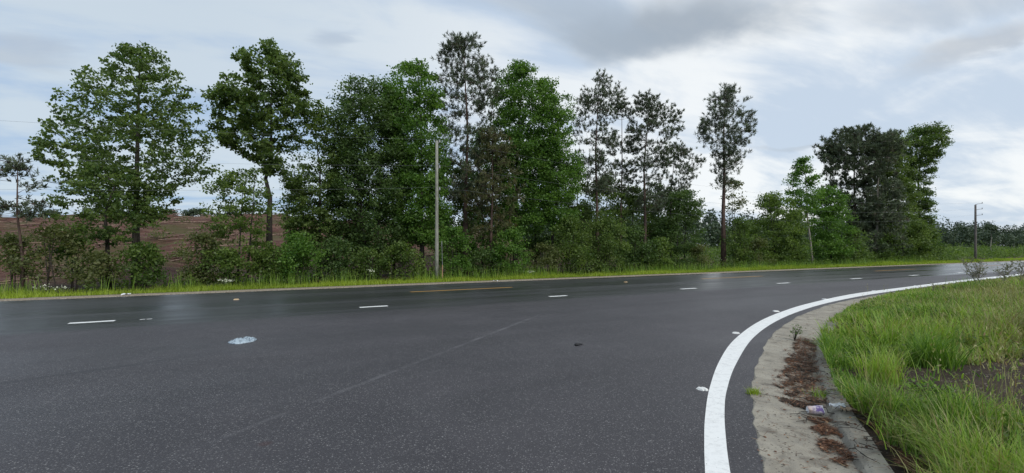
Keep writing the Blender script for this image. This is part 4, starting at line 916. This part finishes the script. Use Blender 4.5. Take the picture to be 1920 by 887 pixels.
def build_corner_extras():
    rng = np.random.default_rng(47)
    # thin seeding stalks standing above the grass
    n = 1500; Y = 3.0 + 13 * rng.random(n); X = Y * (0.55 + 0.75 * rng.random(n)); k = inpoly(X, Y, CORNER) & (edge_dist(X, Y) > 0.5) & (rng.random(n) < 0.15 + 0.85 * sstep(0.8, 1.05, X / Y)) & (bare_dist(X, Y) > 0.1); X, Y = X[k], Y[k]; n = len(X)
    z = verge_z(X, Y); h = rng.uniform(0.4, 0.85, n) * np.interp(Y, [9, 13, 16], [1, 0.6, 0.3]); V, Fq = blades(rng, X, Y, z, h, np.full(n, 0.006), rng.uniform(0.03, 0.35, n), 3)
    tips = V.reshape(n, -1, 3)[:, -1]; P = np.repeat(tips, 7, 0) + np.clip(rng.normal(size=(n * 7, 3)), -2, 2) * np.array([0.012, 0.012, 0.05]) - np.array([0, 0, 0.05]); ax = unit(rng.normal(size=(n * 7, 3)) * 0.5 + np.array([0, 0, 1])); sd = unit(np.cross(ax, rng.normal(size=(n * 7, 3))))
    v2, f2 = leaf_quads(P, ax, sd, rng.uniform(0.02, 0.05, n * 7), np.full(n * 7, 0.010)); tone = np.concatenate([np.repeat(np.clip(0.5 + rng.normal(size=n) * 0.25, 0, 1), 3), np.clip(0.65 + rng.normal(size=n * 7) * 0.25, 0, 1)])
    tag(mesh_obj('seeding_grass', np.vstack([V, v2]), np.vstack([Fq, f2 + len(V)]), M['drygrass'], None, False, None, tone), kind='stuff')
    # broad-leaved weeds low in the grass
    P = []; T = []
    for i in range(420):
        Y = 3.0 + 9 * rng.random(); X = Y * (0.5 + 0.65 * rng.random()); a = np.array([X]), np.array([Y])
        if not inpoly(*a, CORNER)[0] or edge_dist(*a)[0] < 0.3 or bare_dist(*a)[0] < 0.15 or vnoise(a[0] * 0.8, a[1] * 0.8, 51)[0] < 0.45: continue
        m = 26; P.append(np.array([X, Y, float(verge_z(X, Y)) + 0.12]) + np.clip(rng.normal(size=(m, 3)), -1.6, 1.6) * np.array([0.11, 0.11, 0.07])); T.append(np.clip(0.35 + rng.normal() * 0.2 + rng.normal(size=m) * 0.15, 0, 1))
    leaf_mass('low_weeds', np.vstack(P), 'brush', 0.062, np.concatenate(T), seed=48, asp=0.5, up=1.5)
build_corner_extras()

# ------------------------------------------------------------------ leaf litter in the gutter
def build_litter():
    rng = np.random.default_rng(61)
    mats = [([(1498, 632), (1482, 655), (1472, 690), (1456, 722), (1462, 750), (1490, 766), (1530, 768), (1556, 762), (1548, 730), (1535, 700), (1529, 668), (1535, 640)], 0.028),
            ([(1530, 785), (1556, 790), (1588, 842), (1606, 878), (1575, 868), (1540, 840), (1528, 808)], 0.012),
            ([(1608, 770), (1640, 800), (1690, 862), (1730, 900), (1760, 900), (1700, 850), (1650, 795), (1620, 765)], 0.02),
            ([(1532, 640), (1560, 640), (1575, 690), (1600, 755), (1612, 778), (1572, 778), (1548, 735), (1530, 680)], 0.02)]
    P = []; D = []; V = []; Fc = []
    for qi, (poly, hh) in enumerate(mats):
        g = [G(a, b, (0.0, 0.0, 0.1, 0.05)[qi]) for a, b in poly]; xs = [p[0] for p in g]; ys = [p[1] for p in g]; n = int([10000, 2800, 3200, 2600][qi])
        X = rng.uniform(min(xs) - .06, max(xs) + .06, n * 3); Y = rng.uniform(min(ys) - .06, max(ys) + .06, n * 3)
        jx = X + (vnoise(X * 9, Y * 9, 3) - 0.5) * 0.22; jy = Y + (vnoise(X * 9 + 5, Y * 9, 4) - 0.5) * 0.22; k = inpoly(jx, jy, g)
        if qi in (1, 3): k &= vnoise(X * 7, Y * 7, 8) > 0.42
        X, Y = X[k][:n], Y[k][:n]; z = (0.0, 0.0, 0.09, 0.058)[qi] + hh * rng.random(len(X)) ** 1.5
        P.append(np.stack([X, Y, z], 1))
        # the matted layer below
        if qi == 0:
            N = 90; gx = np.linspace(min(xs) - .05, max(xs) + .05, N); gy = np.linspace(min(ys) - .05, max(ys) + .05, N); A, Bq = np.meshgrid(gx, gy, indexing='ij'); a_, b_ = A.ravel(), Bq.ravel()
            ja = a_ + (vnoise(a_ * 9, b_ * 9, 3) - 0.5) * 0.22 + (vnoise(a_ * 31, b_ * 31, 5) - 0.5) * 0.10; jb = b_ + (vnoise(a_ * 9 + 5, b_ * 9, 4) - 0.5) * 0.26 + (vnoise(a_ * 31, b_ * 31 + 4, 6) - 0.5) * 0.10
            ins = inpoly(ja, jb, g) & ((vnoise(a_ * 14, b_ * 14, 15) * 0.6 + vnoise(a_ * 38, b_ * 38, 16) * 0.4 > 0.38))
            zz = -0.006 + 0.022 * vnoise(a_ * 12, b_ * 12, 11) + 0.012 * vnoise(a_ * 40, b_ * 40, 12); V = np.stack([a_, b_, zz], 1); I = np.arange(N * N).reshape(N, N)
            Fc = np.stack([I[:-1, :-1], I[1:, :-1], I[1:, 1:], I[:-1, 1:]], -1).reshape(-1, 4); Fc = Fc[ins[Fc].all(1)]
    # loose bits strewn on the concrete
    n = 900; i = rng.integers(18, 62, n); t = rng.random(n) ** 0.7; X = E[i, 0] + (B[i, 0] - E[i, 0]) * t + rng.normal(size=n) * 0.05; Y = E[i, 1] + (B[i, 1] - E[i, 1]) * t + rng.normal(size=n) * 0.05
    zz = np.interp(t, [0, 0.3, 0.7, 0.78, 0.9, 1], [0.008, 0.003, -0.008, 0.02, 0.088, 0.095]); P.append(np.stack([X, Y, zz + 0.004], 1))
    P = np.vstack(P); n = len(P); a = rng.random(n) * 6.28; ax = unit(np.stack([np.cos(a), np.sin(a), rng.normal(size=n) * 0.22], 1)); sd = unit(np.cross(ax, np.stack([rng.normal(size=n) * 0.4, rng.normal(size=n) * 0.4, np.ones(n)], 1)))
    flake = rng.random(n) < 0.4; L = np.where(flake, rng.uniform(0.012, 0.035, n), rng.uniform(0.05, 0.17, n)); W = np.where(flake, L * 0.7, 0.0035)
    v, f = leaf_quads(P, ax, sd, L, W); tag(mesh_obj('leaf_litter', v, f, M['straw'], None, False, None, np.clip(0.38 + rng.normal(size=n) * 0.30, 0, 1)), kind='stuff')
    tag(mesh_obj('matted_debris', V, Fc, M['soil'], None, True), kind='stuff')
    # twigs
    mb = MB()
    for k in range(60):
        i = rng.integers(20, 40); t = rng.uniform(0.5, 1.0); p = E[i] + (B[i] - E[i]) * t; a = rng.random() * 6.28; L = rng.uniform(0.08, 0.25); z = float(np.interp(t, [0.5, 0.75, 0.8, 0.9, 1], [0.01, 0.02, 0.06, 0.1, 0.105]))
        mb.tube([(p[0], p[1], z), (p[0] + math.cos(a) * L / 2, p[1] + math.sin(a) * L / 2, z + 0.012), (p[0] + math.cos(a + .3) * L, p[1] + math.sin(a + .3) * L, z + 0.004)], [0.0035, 0.003, 0.002], 4)
    tag(mb.obj('twigs', M['darkbark']), kind='stuff')
build_litter()

# ------------------------------------------------------------------ poles, wires, stake
def pole(px, v, ytop, r, mat, label, arms, arm_dir, name='utility_pole', lean=0.0):
    x, y = atv(px, v); z = gz(x, y); h = CAMH + (HY - ytop) / F * y - z; root = empty(name, (x, y, z), label, 'utility pole', 'wooden utility poles')
    mb = MB(); pts = [(lean * t * t, 0, -0.2 + (h + 0.2) * t) for t in (0, 0.25, 0.5, 0.75, 1)]; mb.tube(pts, [r * (1.12 - 0.36 * t) for t in (0, 0.25, 0.5, 0.75, 1)], 14); mb.obj('shaft', M[mat], root, True)
    out = []
    for ya in arms:
        hz = CAMH + (HY - ya) / F * y - z; ax, ay = arm_dir; b = MB(); b.tube([(lean * .8, 0, hz - 0.08), (ax * 0.5, ay * 0.5, hz), (ax, ay, hz + 0.03)], [0.028, 0.022, 0.022], 6); bo = b.obj('bracket', M['metal'], root)
        c = MB(); c.tube([(ax, ay, hz + 0.02), (ax, ay, hz + 0.07), (ax, ay, hz + 0.075), (ax, ay, hz + 0.12), (ax, ay, hz + 0.125), (ax, ay, hz + 0.17)], [0.05, 0.05, 0.03, 0.05, 0.03, 0.035], 8); c.obj('insulator', M['metal'], bo, True)
        out.append(Vector((x + ax, y + ay, z + hz + 0.17)))
    return root, out
_, W1 = pole(819, 22.9, 264, 0.088, 'pole', 'pale weathered bare wooden pole standing in the verge, in front of the tree row', [268, 316, 357], (0.13, 0.05))
_, W2 = pole(1829, 22.9, 384, 0.115, 'darkpole', 'dark wooden pole with three side brackets, alone in the field at far right', [382, 392.5, 403.5], (0.66, -0.1))
def wire(a, b, sag, label, group):
    mb = MB(); pts = []
    for i in range(41):
        t = i / 40; p = a.lerp(b, t); pts.append((p.x, p.y, p.z - 4 * sag * t * (1 - t)))
    mb.tube(pts, [0.003] * 41, 4); o = mb.obj('overhead_wire', M['wire']); tag(o, label, 'wire', group)
for k, (p, q) in enumerate(zip(W1, W2)):
    lv = ('top', 'middle', 'bottom')[k]
    l = Vector((*uv2xy(xy2uv(p.x, p.y)[0] - 63, 22.9), p.z + 0.1))
    wire(l, p, 1.35, lv + ' one of three wires running left from the pale bare pole', 'wires left of the pale pole')
    wire(p, q, 1.3, lv + ' one of three wires between the pale bare pole and the far dark pole', 'wires right of the pale pole')
def stake():
    x, y = atv(829.5, 22.75); z = gz(x, y); root = empty('marker_post', (x, y, z), 'thin stake with a brown lower half and grey upper half beside the pale pole', 'post')
    mb = MB(); mb.tube([(0, 0, -0.1), (0.0, 0, 0.82)], [0.026, 0.024], 8); mb.obj('lower_stake', M['stake'], root)
    mb = MB(); mb.tube([(0, 0, 0.82), (-0.03, 0, 2.0)], [0.012, 0.010], 6); mb.tube([(-0.03, 0, 1.75), (-0.032, 0, 2.0)], [0.018, 0.018], 6); mb.obj('upper_rod', M['metal'], root)
stake()
x, y = G(1858, 473); # bleached snag before the far wood
tree('dead_snag', 1856, 90, [(424, 1850, 1862), (432, 1848, 1872), (440, 1852, 1876)], 'far', 'pale', 0.15, 'bleached broken trunk before the far wood, right of the dark pole', 'tree', dens=0.7, per=26, size=0.4, spr=0.5, base=((1858 - CX) / F * 92, 92))

# ------------------------------------------------------------------ small things on the road
def rpm(px, py, mat, label, group, rz, lx=0.115, ly=0.075, h=0.018):
    x, y = G(px, py); bm = bmesh.new(); bmesh.ops.create_cube(bm, size=1)
    for q in bm.verts:
        s = 1.0 if q.co.z < 0 else 0.72; q.co = Vector((q.co.x * lx * s, q.co.y * ly * (1.0 if q.co.z < 0 else 0.86), (q.co.z + 0.5) * h))
    bmesh.ops.bevel(bm, geom=[e for e in bm.edges if abs(e.verts[0].co.z - e.verts[1].co.z) > h * 0.5], offset=0.022, segments=4, affect='EDGES')
    me = bpy.data.meshes.new('road_marker'); bm.to_mesh(me); bm.free(); me.materials.append(M[mat]); o = bpy.data.objects.new('road_marker', me); COL.objects.link(o)
    o.location = (x, y, 0.0005); o.rotation_euler = (0, 0, rz); return tag(o, label, 'road marker', group)
for k, (a, b, rz, lab) in enumerate([(1316.5, 730.5, -0.75, 'largest white pavement marker, nearest one beside the curved white line'), (1380, 625, -0.35, 'second white marker along the curved line, counted from the nearest'),
        (1455, 584, -0.1, 'third white marker along the curved line, counted from the nearest'), (1547, 561.5, 0.1, 'fourth white marker along the curved line, where the gutter narrows'),
        (1641, 546, 0.25, 'fifth white marker along the curved line, above the tall grass tips'), (1720, 536.5, 0.3, 'farthest white marker along the curved line, near the dark grass clump')]):
    rpm(a, b, 'reflw', lab, 'white markers along the curved line', rz, 0.135 if k else 0.128, 0.10 + 0.03 * k, 0.02)
for a, b, lab in [(443, 562, 'amber pavement marker on the left part of the road, before the white roadside flowers'), (1173, 529.2, 'amber pavement marker below the fork-topped pine, between the two yellow dashes')]:
    rpm(a, b, 'refly', lab, 'amber markers on the centre line', math.pi / 2 - TH, 0.16, 0.15, 0.028)
def bag():
    rng = np.random.default_rng(91); x, y = G(456, 640); n, m = 34, 16; V = []; L, W = 0.235, 0.20
    px = G(432, 642); qx = G(482, 634); ang = math.atan2(qx[1] - px[1], qx[0] - px[0])
    for i in range(n):
        for j in range(m):
            s, t = i / (n - 1) * 2 - 1, j / (m - 1) * 2 - 1
            w = W * (1 - 0.75 * max(0, s) ** 2.2) * math.sqrt(max(0.02, 1 - min(1, max(0, -s)) ** 4)); edge = (1 - abs(t) ** 3) * (1 - abs(s) ** 6)
            a, b = s * L, t * w + 0.03 * s
            z = edge * (0.014 + 0.085 * abs(float(vnoise(np.array(a * 22.0), np.array(b * 34.0), 2)) - 0.5) + 0.05 * abs(float(vnoise(np.array(a * 31.0), np.array(b * 40.0), 5)) - 0.5)) + 0.004
            V.append((a, b, z))
    fc = [[i * m + j, (i + 1) * m + j, (i + 1) * m + j + 1, i * m + j + 1] for i in range(n - 1) for j in range(m - 1)]
    mt, t = new_mat('plastic_film'); p = t.n('ShaderNodeTexCoord').outputs['Object']; q = t.noise(p, 19, 5, 0.6, 0.8)
    finish(t, principled(t, t.mix(t.rng(q, 0.50, 0.62), (0.38, 0.46, 0.51), (0.12, 0.155, 0.195)), 0.3, 0.6, q, 0.5, 0.01))
    o = mesh_obj('plastic_bag', V, fc, mt, None, True); o.location = (x, y, 0); o.rotation_euler = (0, 0, ang); tag(o, 'flattened pale blue plastic bag lying on the tarmac', 'plastic bag')
    md = o.modifiers.new('thickness', 'SOLIDIFY'); md.thickness = 0.003
bag()
def scrap():
    x, y = G(1083, 648); mb = MB()
    mb.tube([(-0.05, -0.02, 0.014), (-0.02, -0.012, 0.026), (0.02, -0.005, 0.022)], [0.016, 0.028, 0.012], 7); mb.tube([(-0.01, 0, 0.02), (0.04, 0.03, 0.022), (0.085, 0.055, 0.012)], [0.018, 0.013, 0.009], 6); mb.tube([(-0.02, -0.03, 0.012), (0.03, -0.035, 0.01)], [0.012, 0.008], 6)
    o = mb.obj('rubber_scrap', M['black'], None, True); o.location = (x, y, 0); tag(o, 'small twisted black scrap lying on the tarmac', 'scrap')
scrap()
def cup():
    x, y = G(1528, 776); mt, t = new_mat('cup_paper'); p = t.n('ShaderNodeTexCoord').outputs['Object']; q = t.noise(p, 26, 3, 0.5, 0.4); sp = t.n('ShaderNodeSeparateXYZ', ins={0: p}).outputs
    blot = t.math('MULTIPLY', t.rng(t.math('ADD', sp[0], t.math('MULTIPLY', q, 0.04)), -0.03, 0.03), t.rng(q, 0.42, 0.56))
    col = t.mix(blot, t.mix(t.rng(sp[0], -0.07, 0.0), (0.60, 0.44, 0.37), (0.62, 0.55, 0.58)), (0.17, 0.11, 0.30)); finish(t, principled(t, col, 0.55, 0.4, q, 0.4, 0.006))
    n, m = 26, 7; V = []; fc = []
    for i in range(m):
        t_ = i / (m - 1); r = 0.040 + 0.012 * t_
        for j in range(n):
            a = 2 * math.pi * j / n; cr = 1 + 0.10 * math.sin(3 * a + 5 * t_) + 0.05 * math.sin(7 * a - 3 * t_)
            V.append((-0.065 + 0.13 * t_ + 0.006 * math.sin(2 * a), r * cr * math.cos(a), r * 0.80 * cr * math.sin(a)))
    for i in range(m - 1): fc += [[i * n + j, i * n + (j + 1) % n, (i + 1) * n + (j + 1) % n, (i + 1) * n + j] for j in range(n)]
    root = empty('paper_cup', (x, y, 0.040), 'crushed pale paper cup with a purple print lying in the gutter', 'paper cup', None, -0.25)
    o = mesh_obj('cup_wall', V, fc, mt, root, True); md = o.modifiers.new('thickness', 'SOLIDIFY'); md.thickness = 0.002
    mesh_obj('cup_base', V[:n] + [(-0.060, 0, 0)], [[j, n, (j + 1) % n] for j in range(n)], M['paper'], root)
    rim = MB(); pts = [V[(m - 1) * n + j % n] for j in range(n + 1)]; rim.tube(pts, [0.0035] * (n + 1), 5); rim.obj('cup_rim', M['paper'], root, True)
cup()
def crumple(name, px, py, z, L, W, mat, label, rz, seed, amp):
    x, y = G(px, py, z); n, m = 16, 9; V = []
    for i in range(n):
        for j in range(m):
            s, t = i / (n - 1) - 0.5, j / (m - 1) - 0.5; k = 1 + 0.3 * math.sin(i * 1.3 + seed) * 0.5; V.append((s * L, t * W * k, 0.006 + amp * float(vnoise(np.array(s * 5.0 + seed), np.array(t * 4.0), seed)) + 0.02 * s * s))
    o = mesh_obj(name, V, [[i * m + j, (i + 1) * m + j, (i + 1) * m + j + 1, i * m + j + 1] for i in range(n - 1) for j in range(m - 1)], M[mat], None, True); o.location = (x, y, z); o.rotation_euler = (0, 0, rz)
    md = o.modifiers.new('thickness', 'SOLIDIFY'); md.thickness = 0.002; tag(o, label, 'litter')
crumple('paper_scrap', 1570, 765, 0.085, 0.13, 0.05, 'paper', 'white crumpled paper scrap on the kerb, right of the crushed cup', -0.3, 3, 0.05)
crumple('cardboard_scrap', 1590, 770, 0.09, 0.12, 0.055, 'tan', 'tan cardboard scrap at the grass edge, right of the white paper', -0.15, 5, 0.03)
crumple('litter_scrap', 236, 553.5, 0.005, 0.22, 0.18, 'paper', 'white scrap of litter on the gravel edge below the broad gum tree', 0.3, 7, 0.06)
crumple('litter_scrap', 929, 527.5, 0.005, 0.2, 0.16, 'paper', 'white scrap of litter on the gravel edge below the middle of the row', 0.3, 9, 0.05)
# white-flowered roadside plants
def flowers(px, v, h, n, w, label, seed):
    rng = np.random.default_rng(900 + seed); x, y = atv(px, v); z = gz(x, y); root = empty('flowering_weed', (x, y, z), label, 'flowering plant', 'white flowers beside the verge'); mb = MB(); P = []; Lf = []
    for k in range(n):
        b = np.array([rng.normal() * w * 0.5, rng.normal() * 0.12, 0]); t = b + np.array([rng.normal() * w * 0.5, rng.normal() * 0.08, h * rng.uniform(0.75, 1.0)]); mb.tube([tuple(b), tuple((b + t) / 2), tuple(t)], [0.009, 0.007, 0.005], 4)
        q = rng.normal(size=(16, 3)) * np.array([0.09, 0.09, 0.03]); hv, hf = rand_leaves(rng, t + q, 0.06, 0.9, 1.5); mesh_obj('blossom', hv, hf, M['bloom'], root); Lf.append(b + (t - b) * rng.uniform(0.1, 0.85, (14, 1)) + rng.normal(size=(14, 3)) * 0.07)
    mb.obj('stems', M['bark'], root);     Lf = np.vstack(Lf); v_, f_ = rand_leaves(rng, Lf, 0.12, 0.4); mesh_obj('leaves', v_, f_, M['brush'], root, False, None, np.clip(0.6 + rng.normal(size=len(Lf)) * 0.2, 0, 1))
flowers(428, 22.9, 0.42, 5, 0.22, 'low clump of creamy white flowers at the verge, left of the crooked dark trunk', 1)
flowers(697, 23.0, 0.75, 2, 0.12, 'tall white-flowered stalk in front of the dense oak', 2)
flowers(92, 23.3, 0.34, 5, 0.6, 'wide patch of small pale flowers near the small left pine', 3)
flowers(1000, 23.0, 0.38, 3, 0.18, 'small pale flower clump below the spire-topped gum', 4)
